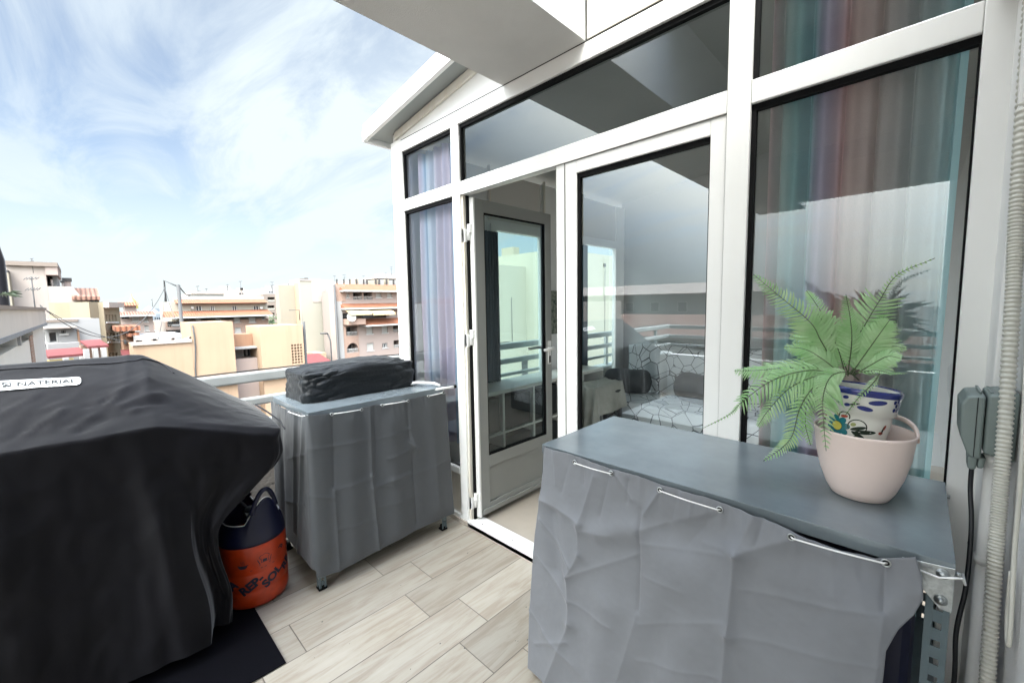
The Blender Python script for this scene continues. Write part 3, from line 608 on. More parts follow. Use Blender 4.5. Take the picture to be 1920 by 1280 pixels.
for j in range(NT+1):
    tt = j/NT; row = []
    for i in range(NS+1):
        s = i/NS
        x = tx[0]+(tx[-1]-tx[0])*s; ztop = float(np.interp(x, tx, tz)); z = ztop + (zb-ztop)*tt
        xl = float(np.interp(z, lz, lx)); xr = float(np.interp(z, rz, rx)); x = xl+(xr-xl)*s
        hgt = cf(x, z)*.98
        dr = ztop-z
        hgt += .004*math.exp(-dr/.05)*noise.noise(Vector((x*55, z*12, 0))) + .004*math.exp(-dr/.12)*noise.noise(Vector((x*28, z*9, 3)))
        hgt += .0022*fbm(x*11, z*9, 2) + .020*min(1, dr/.35)
        y = PY+.004 - max(0, hgt)*1.0 if hgt > 0 else PY+.004 - hgt*.6
        if s < .012: y += (.012-s)*3
        row.append((x, min(y, 1.172), z))
    rows.append(row)
dr1 = G().grid(rows).build('drape', M['drape'], c1, solid=.0007)
# left end of the same drape, wrapping round the corner
rows2 = []
for j in range(101):
    tt = j/100; r0 = rows[int(tt*NT)][0]; row = []
    for i in range(31):
        u = i/30; row.append((r0[0]+.0-.012*math.sin(u*9+tt*5)*u*(.3+tt)-.002, r0[1]+u*.50, r0[2]+.0*u))
    rows2.append(row)
G().grid(rows2).build('drape', M['drape'], c1)
def surfy(x, z):
    best = None
    for row in rows[:60]:
        for p_ in row[::2]:
            d_ = (p_[0]-x)**2+(p_[2]-z)**2
            if best is None or d_ < best[0]: best = (d_, p_[1])
    return best[1]
for (ax, ay), (bx, by) in (((200,217),(340,258)),((527,322),(757,395)),((1038,487),(1392,598))):
    pa = z8(ax, ay); pb = z8(bx, by)
    P0 = Vector((pa[0], surfy(pa[0], pa[1])-.0045, pa[1])); P1 = Vector((pb[0], surfy(pb[0], pb[1])-.0045, pb[1]))
    Pm = (P0+P1)/2; Pm.y = min(Pm.y, min(surfy(P0.x+(P1.x-P0.x)*k_, P0.z+(P1.z-P0.z)*k_) for k_ in (.25,.5,.75)))-.008
    ring(c1, P0+Vector((0,.004,0)), (0,-1,0)); ring(c1, P1+Vector((0,.004,0)), (0,-1,0))
    G().tube([P0+Vector((-.004,.006,0)), P0+Vector((.004,-.004,0)), Pm, P1+Vector((-.004,-.004,0)), P1+Vector((.004,.006,0))], .0021, 8).build('cord', M['white_wire'], c1)
pa = z8(1515, 630); 
G().tube([(pa[0]-.01, PY+.006, pa[1]), (pa[0]+.03, PY+.004, pa[1]-.004), (.075, PY+.002, z8(1640,660)[1]), (.088, PY+.006, z8(1660,660)[1]), (.094, 1.185, .925), (.092, 1.22, .93)], .0021, 8).build('cord', M['white_wire'], c1)
# zinc gusset and bolts at the visible corner
def gusset(x, y, sx, parent, zt_=.963):
    q = G(); z1 = zt_-.004
    q.prism([(x,z1-.098),(x-sx*.018,z1-.098),(x-sx*.078,z1-.026),(x-sx*.078,z1-.012),(x,z1-.004)], lambda a_, b_, t_: (a_, t_, b_), y-.002, y-.0002)
    g_ = q.build('gusset', M['zinc'], parent, bevel=.0008)
    for bx, bz in ((x-sx*.017, z1-.022), (x-sx*.017, z1-.078)):
        q = G(); q.tube([(bx,y-.002,bz),(bx,y-.0045,bz)], .0105, 20); q.tube([(bx,y-.0046,bz),(bx,y-.010,bz)], .0065, 6); q.build('bolt', M['zinc'], g_)
gusset(.079, 1.179, 1, c1)
for z in (.935,): G().tube([(.0795,1.20,z),(.089,1.20,z)], .0055, 8).build('bolt', M['zinc'], c1)
G().tube([(.080,1.66,.935),(.089,1.66,.935)], .0055, 8).build('bolt', M['zinc'], c1)
# black crate inside the near unit, glimpsed past the edge of the drape
t = empty('storage_crate', (-.3, 1.45, .17), 'black crate inside the near shelving unit, glimpsed past the drape', 'crate')
G().box(-.75, .03, 1.25, 1.66, .1705, .46).build('body', M['sofa'], t, bevel=.012); G().box(-.76, .035, 1.24, 1.67, .4605, .485).build('rim', M['cover_black'], t, bevel=.006)
G().box(-.70, .03, 1.26, 1.66, .5305, .82).build('storage_crate', M['navy'], bevel=.02, label='dark navy box on the middle shelf behind the near drape', cat='crate')
# ---- drape of the far unit (left end + front, one sheet)
PX, PY2 = -2.178, .742; LB = PX+2.752
def z4(x, y, face='f'):
    px, py = 480+x/2.56, 640+y/2.56
    if face == 'f': p = onX(px, py, PX); return (LB+(p.y-PY2), p.z)
    p = onY(px, py, PY2); return (p.x+2.752, p.z)
CR = []
def cr4(x0, y0, x1, y1, am, wd, k='r', f='f'): CR.append((z4(x0,y0,f), z4(x1,y1,f), am, wd, k))
for a_ in [(368,335,372,700,-.006,.010),(372,700,395,1092,.007,.012),(545,308,552,640,.009,.012),(552,640,585,992,.010,.012),(566,305,575,640,-.006,.010),(725,275,735,480,-.007,.012),(735,480,770,520,.014,.02),(745,520,765,862,-.009,.012),
           (372,500,545,465,.003,.007),(375,712,548,655,.003,.007),(560,700,650,660,.006,.014),(650,660,740,630,.006,.012),(580,470,740,415,.003,.007),(575,800,760,740,.003,.007),(380,900,575,850,.003,.007),(755,640,925,560,.003,.007),(850,560,860,780,.003,.012),(735,420,760,500,.008,.014),
           (240,520,365,500,.003,.008),(240,740,370,745,.004,.008),(630,560,735,520,.005,.01),(600,690,700,690,.004,.01)]: cr4(*a_)
for a_ in [(190,330,200,900,.012,.02,'g','l'),(120,400,150,950,-.010,.03,'g','l'),(230,380,220,1000,.010,.02,'g','l'),(160,560,240,540,.004,.01,'r','l'),(150,760,240,780,.004,.01,'r','l'),(450,400,470,1000,.012,.06,'g'),(650,400,680,900,.014,.06,'g'),(840,300,860,800,.010,.05,'g'),(300,400,320,1000,.008,.05,'g')]: cr4(*a_)
cf = creases(CR)
botp = sorted([z4(*p) for p in ((245,1112),(300,1127),(390,1097),(590,992),(760,902),(940,822))]); bx_, bz_ = zip(*botp)
topp = sorted([z4(*p) for p in ((250,355),(360,345),(500,318),(560,305),(640,298),(720,280),(790,262),(905,250))]); tx_, tz_ = zip(*topp)
rows = []; LT = LB+.86
for j in range(171):
    tt = j/170; row = []
    for i in range(301):
        u = LT*i/300
        zt_ = float(np.interp(u, tx_, tz_)) if u > LB else .945-.01*math.sin(u*9); zb_ = float(np.interp(u, bx_, bz_)) if u > LB else bz_[0]+.03*(LB-u)/LB
        z = zt_+(zb_-zt_)*tt
        hgt = cf(u, z)+.0018*fbm(u*10, z*8, 5)+.004*math.exp(-(zt_-z)/.05)*noise.noise(Vector((u*50, z*10, 7)))+.015*tt
        hgt = max(hgt, -.008*.6)
        rr = .02; ang = max(0, min(1, (u-LB+rr)/(2*rr)))*math.pi/2   # 0 = facing -Y, pi/2 = facing +X
        if u < LB-rr: p = Vector((u-2.752, PY2, z)); n_ = Vector((0,-1,0))
        elif u > LB+rr: p = Vector((PX, PY2+(u-LB), z)); n_ = Vector((1,0,0))
        else:
            p = Vector((PX-rr, PY2+rr, z)); n_ = Vector((math.sin(ang), -math.cos(ang), 0)); p += n_*rr
        row.append(tuple(p+n_*hgt+Vector((0,.03*max(0,(u-LT+.3)/.3)*tt,0))))
    rows.append(row)
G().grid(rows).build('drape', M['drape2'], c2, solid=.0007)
for (ax, ay), (bx, by) in (((358,346),(500,325)),((600,303),(722,283)),((822,260),(893,243))):
    pa = z4(ax, ay); pb = z4(bx, by); P0 = Vector((PX+.014, PY2+pa[0]-LB, pa[1])); P1 = Vector((PX+.014, PY2+pb[0]-LB, pb[1]))
    G().tube([P0+Vector((-.01,-.004,0)), P0, (P0+P1)/2+Vector((.006,0,0)), P1, P1+Vector((-.01,.004,0))], .0024, 8).build('cord', M['white_wire'], c2); ring(c2, P0, (1,0,0)); ring(c2, P1, (1,0,0))
pa = z4(165,335,'l'); pb = z4(225,355,'l'); P0 = Vector((pa[0]-2.752, PY2-.012, pa[1])); P1 = Vector((pb[0]-2.752, PY2-.012, pb[1]))
G().tube([P0+Vector((-.004,.01,0)), P0, P1, P1+Vector((.02,.0,.003)), P1+Vector((.04,.02,.006))], .0024, 8).build('cord', M['white_wire'], c2)
# crank rods lying at the far end of the top
t = empty('crank_handle', (-2.22, 1.6, .97), 'white crank handle with a black tip sticking out beside the covered box', 'handle')
G().tube([(-2.40,1.44,.975),(-2.36,1.50,.985),(-2.25,1.56,.987),(-2.20,1.575,.975)], .009, 10).build('grip', M['pvc'], t)
q = G(); q.tube([(-2.20,1.52,.955),(-2.165,1.66,.958)], .008, 10); rr = q.build('rod', M['pvc'], t); G().tube([(-2.165,1.66,.958),(-2.161,1.675,.958)], .0105, 10).build('tip', M['gasket'], t)
# ================================================================== small box under a black cover on the far unit
def wrinkled_box(x0, x1, y0, y1, z0, z1, rad, amp, seed):
    g_ = G(); cx_, cy_ = (x0+x1)/2, (y0+y1)/2; hx, hy = (x1-x0)/2, (y1-y0)/2; H_ = z1-z0; rows = []
    nv = 70; nu = 220
    for j in range(nv+1):
        v = j/nv; row = []
        for i in range(nu):
            a_ = 2*math.pi*i/nu; ca, sa = math.cos(a_), math.sin(a_); pw = .30
            ex = math.copysign(abs(ca)**pw, ca); ey = math.copysign(abs(sa)**pw, sa)
            if v < .6: k_ = 1.0; z = H_*(v/.6)*.86; k_ += .02*(1-v/.6)
            else: w = (v-.6)/.4; k_ = math.cos(w*math.pi/2)**.38 if w < 1 else 0; z = H_*(.86+.14*math.sin(w*math.pi/2))
            x = hx*ex*k_; y = hy*ey*k_
            n1 = abs(noise.noise(Vector((x*13+seed, y*7, z*16))))*1.6 + .7*abs(noise.noise(Vector((x*30, y*17+seed, z*34)))) - .5
            k2 = 1+amp*n1*3*(.4 if k_ < .2 else 1)
            zz = z + amp*.35*noise.noise(Vector((x*9, y*6+seed, 3))) + (amp*.5*n1 if v > .5 else 0)
            sag = .008*math.sin(y*9+1) if v > .55 else 0
            row.append((cx_+x*(1+(k2-1)*.5)+ (ex*amp*n1*.5), cy_+y+(ey*amp*n1*.5), z0+max(.001, zz+sag)))
        rows.append(row)
    return g_.grid(rows, closed_u=True)
t = empty('covered_box', (-2.55, 1.17, .963), 'low box under a crumpled black fabric cover lying on the railing side unit', 'covered box')
wrinkled_box(-2.755, -2.372, .815, 1.515, .964, 1.150, .03, .023, 3.3).build('fabric_cover', M['cover_black'], t)
G().tube([(-2.40,1.40,.963),(-2.40,1.40,.985)], .012, 10).build('foot', M['gasket'], t); G().tube([(-2.40,.92,.963),(-2.40,.92,.985)], .012, 10).build('foot', M['gasket'], t)
# ================================================================== big covered barbecue
def body_z(X):      # profile across the lid
    return float(np.interp(X, [-2.80,-2.745,-2.70,-2.575,-2.56,-2.40,-2.25,-2.20,-2.175], [1.16,1.235,1.262,1.292,1.290,1.195,1.075,1.045,1.028]))
def shelf_z(X): return float(np.interp(X, [-2.80,-2.745,-2.70,-2.3,-2.20,-2.175], [.90,.935,.945,.925,.905,.87]))
def top_z(X, Y):
    k_ = max(0, min(1, (Y-.17)/.47)); k_ = k_**1.08
    kl = max(0, min(1, (-1.0-Y)/.35))
    z = body_z(X)*(1-k_)+shelf_z(X)*k_; z = z*(1-kl)+shelf_z(X)*kl
    return z
def onslope(px, py):
    d = ray(px, py); t_ = .8
    for _ in range(60):
        p = Vector((0,0,CH))+d*t_; e = p.z-top_z(p.x, p.y); t_ += e*.55
    return p
CRG = []
def crg(x0, y0, x1, y1, am, wd, k='r'):      # px of the label close-up (6x, offset 0,660)
    p0 = onslope(x0/6, 660+y0/6); p1 = onslope(x1/6, 660+y1/6); CRG.append(((p0.x,p0.y),(p1.x,p1.y), am, wd, k))
for a_ in [(300,920,700,670,.008,.014),(540,880,700,680,.006,.01),(820,850,1060,720,.007,.012),(900,880,1200,760,-.006,.012),(1160,575,1260,500,-.008,.010),(1260,500,1420,400,.006,.012),(1210,600,1330,500,.007,.010),(1340,620,1830,480,.010,.014),(1600,600,1850,560,-.009,.014),(1460,680,1660,600,.009,.012),
           (940,620,1030,600,-.006,.010),(0,720,420,490,.006,.016),(100,900,330,640,.006,.03),(700,800,860,700,.005,.016),(1100,560,1700,300,.006,.02),(820,170,1200,200,.004,.016),(0,240,400,170,.003,.014),(500,300,900,180,.003,.014),(1400,330,1880,120,.005,.012),(1700,140,1640,480,.006,.018),(150,960,300,880,-.006,.012),(430,700,650,580,.004,.012)]: crg(*a_)
cf = creases(CRG)
bbq = empty('covered_barbecue', (-2.45, -.2, 0), 'large barbecue under a charcoal fitted cover with a white name label, beside the railing', 'barbecue')
X0, X1, Y0, Y1 = -2.80, -2.175, -1.30, .628
per = []       # outline, counter-clockwise, rounded corners
def arc(cx_, cy_, r, a0, a1, n): return [(cx_+r*math.cos(a0+(a1-a0)*i/n), cy_+r*math.sin(a0+(a1-a0)*i/n), math.cos(a0+(a1-a0)*i/n), math.sin(a0+(a1-a0)*i/n)) for i in range(n+1)]
def line(p, q_, n, nx, ny): return [(p[0]+(q_[0]-p[0])*i/n, p[1]+(q_[1]-p[1])*i/n, nx, ny) for i in range(1, n)]
rr = .05
per += arc(X1-rr, Y0+rr, rr, -math.pi/2, 0, 8) + line((X1, Y0+rr), (X1, Y1-rr), 150, 1, 0) + arc(X1-rr, Y1-rr, rr, 0, math.pi/2, 12) + line((X1-rr, Y1), (X0+rr, Y1), 44, 0, 1)
per += arc(X0+rr, Y1-rr, rr, math.pi/2, math.pi, 8) + line((X0, Y1-rr), (X0, Y0+rr), 100, -1, 0) + arc(X0+rr, Y0+rr, rr, math.pi, 1.5*math.pi, 8) + line((X0+rr, Y0), (X1-rr, Y0), 30, 0, -1)
rows = []; NR, NK = 60, 90
for j in range(NR+1):
    k_ = j/NR; row = []
    for (x, y, nx, ny) in per:
        mx_ = -2.565; my_ = max(-.95, min(.30, y))
        X = mx_+(x-mx_)*k_; Y = my_+(y-my_)*k_
        z = top_z(X, Y)+cf(X, Y)*(1 if k_ < .97 else (1-k_)/.03) + .004*fbm(X*8, Y*5, 1)*min(1, k_*2) - .0045*min(1, k_*2)*abs(noise.noise(Vector((X*22+Y*8, Y*9, 4))))
        row.append((X, Y, z))
    rows.append(row)
for j in range(1, NK+1):
    k_ = j/NK; row = []
    for n_, (x, y, nx, ny) in enumerate(per):
        zt_ = rows[NR][n_][2]; zbm = .06 if x > -2.5 else .2; z = zt_+(zbm-zt_)*k_
        s_ = y*1.0+x*1.0
        fold = -.009*min(1, k_*5)*abs(noise.noise(Vector((s_*14, k_*7+s_*3, 8)))) + .018*math.sin(s_*15+1.1*k_+.9*math.sin(s_*4))*min(1, k_*3)+.016*fbm(s_*6, k_*.6, 9)*min(1, k_*3)+.012*abs(noise.noise(Vector((s_*8, k_*5, 2))))
        fl = .05*k_ if nx > .5 else .02*k_
        if ny > .2: fl = .006*math.sin(k_*2.4)-.20*max(0, k_-.22)**.8*ny
        if nx > .5 and y > .2: fl -= .10*max(0, (y-.2)/.45)*k_
        if nx > .5: # vertical pleat under the front corner of the lid
            dc = (y-(.10+.10*k_))/.035; fold += .030*math.exp(-dc*dc)*min(1, k_*2.5)*(1-.4*k_) - .03*math.exp(-((y-.22-.1*k_)/.07)**2)*min(1, k_*3)
        yy = y+ny*(fl+fold)
        if y > .20 and x > -2.78: 
            e_ = max(0, min(1, (k_-.12)/.34)); e_ = e_*e_*(3-2*e_); yy = yy+( (.265+.20*(yy-.20)+.02*math.sin(k_*9)) - yy)*e_*.93
        row.append((x+nx*(fl+fold), yy, z+.01*math.sin(s_*6)*k_))
    rows.append(row)
cov = G().grid(rows, closed_u=True).build('fabric_cover', M['cover'], bbq)
# seam piping along the lid top
pts = [onslope(x, y)+Vector((0,0,.004)) for x, y in ((0,694),(60,690.5),(130,686),(200,682),(245,677.5),(280,675.5),(298,680),(313,689),(326,700))]
for p_ in pts: p_.z = top_z(p_.x, p_.y)+cf(p_.x, p_.y)+.004*fbm(p_.x*8, p_.y*5, 1)+.003
pts = [pts[0]+Vector((.0,-.75,0)), pts[0]+Vector((0,-.35,0))]+pts
pts = [Vector(p_) for p_ in smoothpath(pts, 80)]
for p_ in pts: p_.z = top_z(p_.x, p_.y)+cf(p_.x, p_.y)+.004*fbm(p_.x*8, p_.y*5, 1)+.002
G().tube(pts, .0034, 8).build('seam', M['cover_seam'], bbq)
pts = [(-2.70+ .0, .648, top_z(-2.70, .648)), (-2.5, .652, top_z(-2.5,.65)+.002), (-2.3, .652, top_z(-2.3,.65)+.002), (-2.20, .645, top_z(-2.2,.645))]
G().tube(pts, .004, 8).build('seam', M['cover_seam'], bbq)
def text_mesh(s_, size, offset=.0, font_shear=0):
    cu = bpy.data.curves.new('txt', 'FONT'); cu.body = s_; cu.size = size; cu.offset = offset; cu.resolution_u = 4; cu.shear = font_shear; cu.align_x = 'CENTER'; cu.align_y = 'CENTER'
    o = bpy.data.objects.new('txt', cu); COL.objects.link(o); dg = bpy.context.evaluated_depsgraph_get(); dg.update()
    me = bpy.data.meshes.new_from_object(o.evaluated_get(dg)); vs = [tuple(v.co) for v in me.vertices]; fs = [tuple(p.vertices) for p in me.polygons]
    bpy.data.objects.remove(o); bpy.data.curves.remove(cu); bpy.data.meshes.remove(me); return vs, fs
# name label: follows the slope of the lid
pr_t, pr_b, pl_t, pl_b = onslope(152,707.5), onslope(152,723), onslope(0,717.5), onslope(0,735)
def lab(u, v, lift):      # u: 0 at frame edge .. 1 right end (may be negative), v 0 bottom..1 top
    p = (pl_b*(1-u)+pr_b*u)*(1-v)+(pl_t*(1-u)+pr_t*u)*v
    return Vector((p.x, p.y, top_z(p.x, p.y)+cf(p.x, p.y)+.004*fbm(p.x*8, p.y*5, 1)+lift))
q = G(); U0 = -.12; rows = []
lw_ = (pr_b-pl_b).length; lh_ = (pr_t-pr_b).length; rc = .28*lh_
for i in range(61):
    u = U0+(1-U0)*i/60; dx = min((u-U0)*lw_, (1-u)*lw_); m_ = 0 if dx >= rc else (rc-math.sqrt(max(0, rc*rc-(rc-dx)**2)))/lh_
    rows.append([lab(u, m_+(1-2*m_)*j/8, .0045) for j in range(9)])
lb_ = q.grid(rows).build('name_label', M['label_white'], bbq)
vs, fs = text_mesh('NATERIAL', 1.0, .022); w_ = max(v[0] for v in vs)-min(v[0] for v in vs); mnx = min(v[0] for v in vs); mny = min(v[1] for v in vs); mxy = max(v[1] for v in vs)
q = G(); q.add([lab(.20+.74*(v[0]-mnx)/w_, .27+.46*(v[1]-mny)/(mxy-mny), .0065) for v in vs], fs)
for poly in ([(0,0),(.45,0),(.62,.3),(.62,0),(1,0),(1,.75),(.85,.75),(.85,.2),(.45,.75),(.3,.45),(.12,.45),(.12,.12),(0,.12)], [(0,.55),(.2,.55),(.3,.85),(.7,.85),(1,.85),(1,1),(0,1)]):
    q.add([lab(.022+.105*x, .25+.5*y, .0065) for x, y in poly], [tuple(range(len(poly)))])
q.build('lettering', M['ink'], lb_)
# trolley parts under the cover
q = G(); q.box(-2.74, -2.22, -1.1, .22, .12, .15); q.build('bottom_shelf', M['metal_grey'], bbq)
for x, y in ((-2.70,-1.05),(-2.26,-1.05),(-2.70,.17),(-2.26,.17)):
    q = G(); q.tube([(x,y-.015,.04),(x,y+.015,.04)], .036, 20); q.tube([(x,y,.05),(x,y,.12)], .012, 8); q.build('castor', M['gasket'], bbq)
q = G(); q.box(-2.2, -2.16, -1.1, .10, .085, .115); q.build('lower_rail', M['zinc'], bbq)
G().box(-2.98, -1.838, -1.7, .482, .0042, .0075).build('floor_mat', M['rubber'], label='black rubber mat on the planks under the barbecue', cat='mat')
# ================================================================== gas bottle
gb = empty('gas_bottle', (-2.42, .52, 0), 'orange gas bottle with a navy collar and printed lettering, beside the barbecue', 'gas bottle')
KC = Vector((-2.425, .525, 0.008)); rK = .150
prof = [(.001,0),(.125,.0),(.142,.008),(.149,.03),(.150,.085),(.1465,.092),(.150,.099),(.150,.175),(.1475,.180),(.150,.187),(.150,.30),(.148,.318),(.142,.33)]
G().lathe(prof, KC, 72).build('body', M['orange'], gb)
rows = []
def hh(a_): 
    l_ = max(0, math.cos(2*(a_-R(18))))**1.2; return .425+.115*l_
for rO in (.1455, .1385):
    pass
for j in range(13):
    v = j/12; row = []
    for i in range(96):
        a_ = 2*math.pi*i/96; r_ = .1455-.022*v*v; row.append((KC.x+r_*math.cos(a_), KC.y+r_*math.sin(a_), KC.z+.322+(hh(a_)-.322)*v))
    rows.append(row)
col_ = G().grid(rows, closed_u=True).build('collar', M['navy'], gb, solid=.006)
for a0 in (18, 198):
    q = G(); pts = []
    for k_ in range(17):
        f_ = k_/16; an = R(a0-30+60*f_); zz = hh(an)+.022+.022*math.sin(math.pi*f_)-.02*(abs(2*f_-1)**3)
        pts.append((KC.x+.126*math.cos(an), KC.y+.126*math.sin(an), KC.z+zz))
    q.tube(pts, .011, 10); q.build('handle', M['navy'], gb)
q = G(); rm = [(KC.x+.1235*math.cos(2*math.pi*i/96), KC.y+.1235*math.sin(2*math.pi*i/96), KC.z+hh(2*math.pi*i/96)+.002) for i in range(96)]
q.tube(rm, .0032, 6, closed=True); q.build('rim', M['pvc'], col_)
q = G(); q.tube([(KC.x,KC.y,.33),(KC.x,KC.y,.42)], .02, 16); q.box(KC.x-.03, KC.x+.03, KC.y-.03, KC.y+.03, .4201, .455); q.build('valve', M['zinc'], gb, bevel=.004)
G().tube(smoothpath([(KC.x,KC.y,.44),(KC.x-.06,KC.y-.05,.50),(KC.x-.10,KC.y-.18,.46),(KC.x-.08,KC.y-.30,.30),(KC.x-.1,KC.y-.42,.28)], 30), .008, 8).build('gas_hose', M['cable'], gb)
G().tube([(KC.x,KC.y,.456),(KC.x,KC.y,.47)], .028, 16).build('regulator', M['ink'], gb)
def bend(vs, th0, z0, rot, r_):
    o = []; cr_, sr_ = math.cos(rot), math.sin(rot)
    for v in vs:
        x = v[0]*cr_-v[1]*sr_; y = v[0]*sr_+v[1]*cr_; a_ = th0+x/rK; o.append((KC.x+r_*math.cos(a_), KC.y+r_*math.sin(a_), KC.z+z0+y))
    return o
q = G()
for s_, th, z0 in (('REP-',-20,.128),('SOL',16,.135),('RE',50,.155),('PA',-56,.13),('P-',82,.17)):
    vs, fs = text_mesh(s_, .058, .003); G().add(bend(vs, R(th), z0, R(33), rK+.0022), fs).build('printed_word', M['print_navy'], gb)
def shape(poly, th, z0, sc, rot=0): q.add(bend([(x*sc, y*sc) for x, y in poly], R(th), z0, rot, rK+.0015), [tuple(range(len(poly)))])
def stroke(pts, th, z0, sc, w_=.0013): 
    for (x0, y0), (x1, y1) in zip(pts, pts[1:]):
        d_ = math.hypot(x1-x0, y1-y0); nx, ny = -(y1-y0)/d_*w_/sc, (x1-x0)/d_*w_/sc
        q.add(bend([((x0+nx)*sc,(y0+ny)*sc),((x0-nx)*sc,(y0-ny)*sc),((x1-nx)*sc,(y1-ny)*sc),((x1+nx)*sc,(y1+ny)*sc)], R(th), z0, 0, rK+.0012), [(0,1,2,3)])
for th in (-32, 70):
    shape([(-1,.1),(1,.1),(.8,-.4),(.4,-.65),(-.4,-.65),(-.8,-.4)], th, .235, .022); stroke([(-1.15,.16),(1.15,.16)], th, .235, .022)
    for dx in (-.3, 0, .3): stroke([(dx,.4),(dx+.12,.65),(dx-.08,.9),(dx+.05,1.15)], th, .235, .022, .0009)
for th in (4,):
    stroke([(-.6,-.5),(-.6,.2),(-.95,.5),(-.7,.95),(-.2,.95),(.15,1.15),(.6,.95),(.95,.6),(.65,.2),(.65,-.5),(-.6,-.5)], th, .243, .025)
    shape([(-.35,-.4),(.4,-.4),(.4,.1),(-.35,.1)], th, .243, .025); stroke([(-1.25,.3),(-.85,-.75)], th, .243, .025, .0018); stroke([(1.3,.35),(.9,-.75)], th, .243, .025, .0018); stroke([(-1.1,-.95),(1.1,-.95)], th, .243, .025)
for th in (38,): stroke([(-.8,0),(0,.5),(.8,.1),(.2,-.6)], th, .26, .02, .003); stroke([(-.2,.1),(.4,-.2)], th, .26, .02, .003)
stroke([(-3.4,-.0),(-1,0)], 8, .205, .022, .0016); stroke([(-.6,.0),(1.6,.0)], 8, .205, .022, .0016)
q.build('printed_symbols', M['print_navy'], gb)
# ================================================================== flower pots and fern
PC = Vector((-.092, 1.440, .9635))
def rr_(z): return z
pk = empty('outer_flower_pot', PC, 'pale pink plastic outer pot with a handle loop, standing on the near shelving unit', 'flower pot')
prof = [(.001,.0),(.046,.0),(.055,.004),(.066,.025),(.078,.060),(.088,.105),(.094,.160),(.0955,.166),(.0935,.1685),(.0915,.166),(.088,.150),(.082,.105),(.072,.06),(.058,.022),(.001,.018)]
prof = [(r_*1.13, z_*1.10) for r_, z_ in prof]
G().lathe(prof, PC, 72).build('body', M['pot_pink'], pk)
# raised handle bow on the far right rim
q = G(); an0 = R(58)
rows = []
for i in range(33):
    f_ = i/32; an = an0-R(58)+R(116)*f_; h_ = .180+.036*math.sin(math.pi*f_)**.7; row = []
    for (dr_, dz_) in ((0,0),(.004,-.002),(.004,-.012),(0,-.014),(-.003,-.012),(-.003,-.002)):
        row.append((PC.x+(.106+dr_)*math.cos(an), PC.y+(.106+dr_)*math.sin(an), PC.z+h_+dz_))
    rows.append(row)
q.grid(rows, closed_u=True).build('handle_bow', M['pot_pink'], pk)
cp = empty('ceramic_flower_pot', PC+Vector((-.005,0,.06)), 'white ceramic pot painted with blue and teal flowers, standing inside the pink pot', 'flower pot')
TM = Matrix.Translation(PC+Vector((-.024,-.008,.094))) @ Matrix.Scale(1.18, 4) @ Matrix.Rotation(R(5), 4, 'Y') @ Matrix.Rotation(R(-3), 4, 'X')
cprof = [(.001,.0),(.048,.0),(.050,.004),(.0595,.10),(.0600,.118),(.0655,.120),(.0695,.168),(.0690,.172),(.0655,.172),(.063,.165),(.058,.14)]
q = G(TM); q.lathe(cprof, (0,0,0), 72); cbody = q.build('body', M['ceramic'], cp)
q = G(TM); q.lathe([(.0699,.160),(.0706,.168),(.0700,.1735),(.0655,.1742),(.0645,.168)], (0,0,0), 72); q.build('painted_rim', M['cobalt'], cbody)
q = G(TM); q.lathe([(.0008,.152),(.03,.156),(.0602,.150)], (0,0,0), 48); q.build('soil', M['soil'], cp)
def crad(z):
    for (r0, z0), (r1, z1) in zip(cprof[2:6], cprof[3:7]):
        if z0 <= z <= z1 and z1 > z0: return r0+(r1-r0)*(z-z0)/(z1-z0)
    return .06
pq = G(TM)
def dab(th, z, a_, b_, rot, m, n=20, lift=.0007):
    pq.mat(m); vs = []; c_, s_ = math.cos(R(rot)), math.sin(R(rot)); r0 = crad(z)
    pts = [(0,0)]+[(a_*math.cos(2*math.pi*k_/n), b_*math.sin(2*math.pi*k_/n)) for k_ in range(n)]
    for u, v in pts:
        x = u*c_-v*s_; y = u*s_+v*c_; t_ = R(th)+x/r0; rad = crad(z+y)+lift; vs.append((rad*math.cos(t_), rad*math.sin(t_), z+y))
    pq.add(vs, [(0, 1+k_, 1+(k_+1) % n) for k_ in range(n)])
def arcline(th, z, r_, a0, a1, m, w_=.0011, n=18):
    pq.mat(m); 
    vs = []; r0 = crad(z)
    for k_ in range(n+1):
        a_ = R(a0+(a1-a0)*k_/n)
        for rr2 in (r_-w_, r_+w_):
            x = rr2*math.cos(a_); y = rr2*math.sin(a_); t_ = R(th)+x/r0; vs.append(((crad(z+y)+.0008)*math.cos(t_), (crad(z+y)+.0008)*math.sin(t_), z+y))
    pq.add(vs, [(2*k_, 2*k_+1, 2*k_+3, 2*k_+2) for k_ in range(n)])
V0 = -86     # angle on the pot that faces the camera
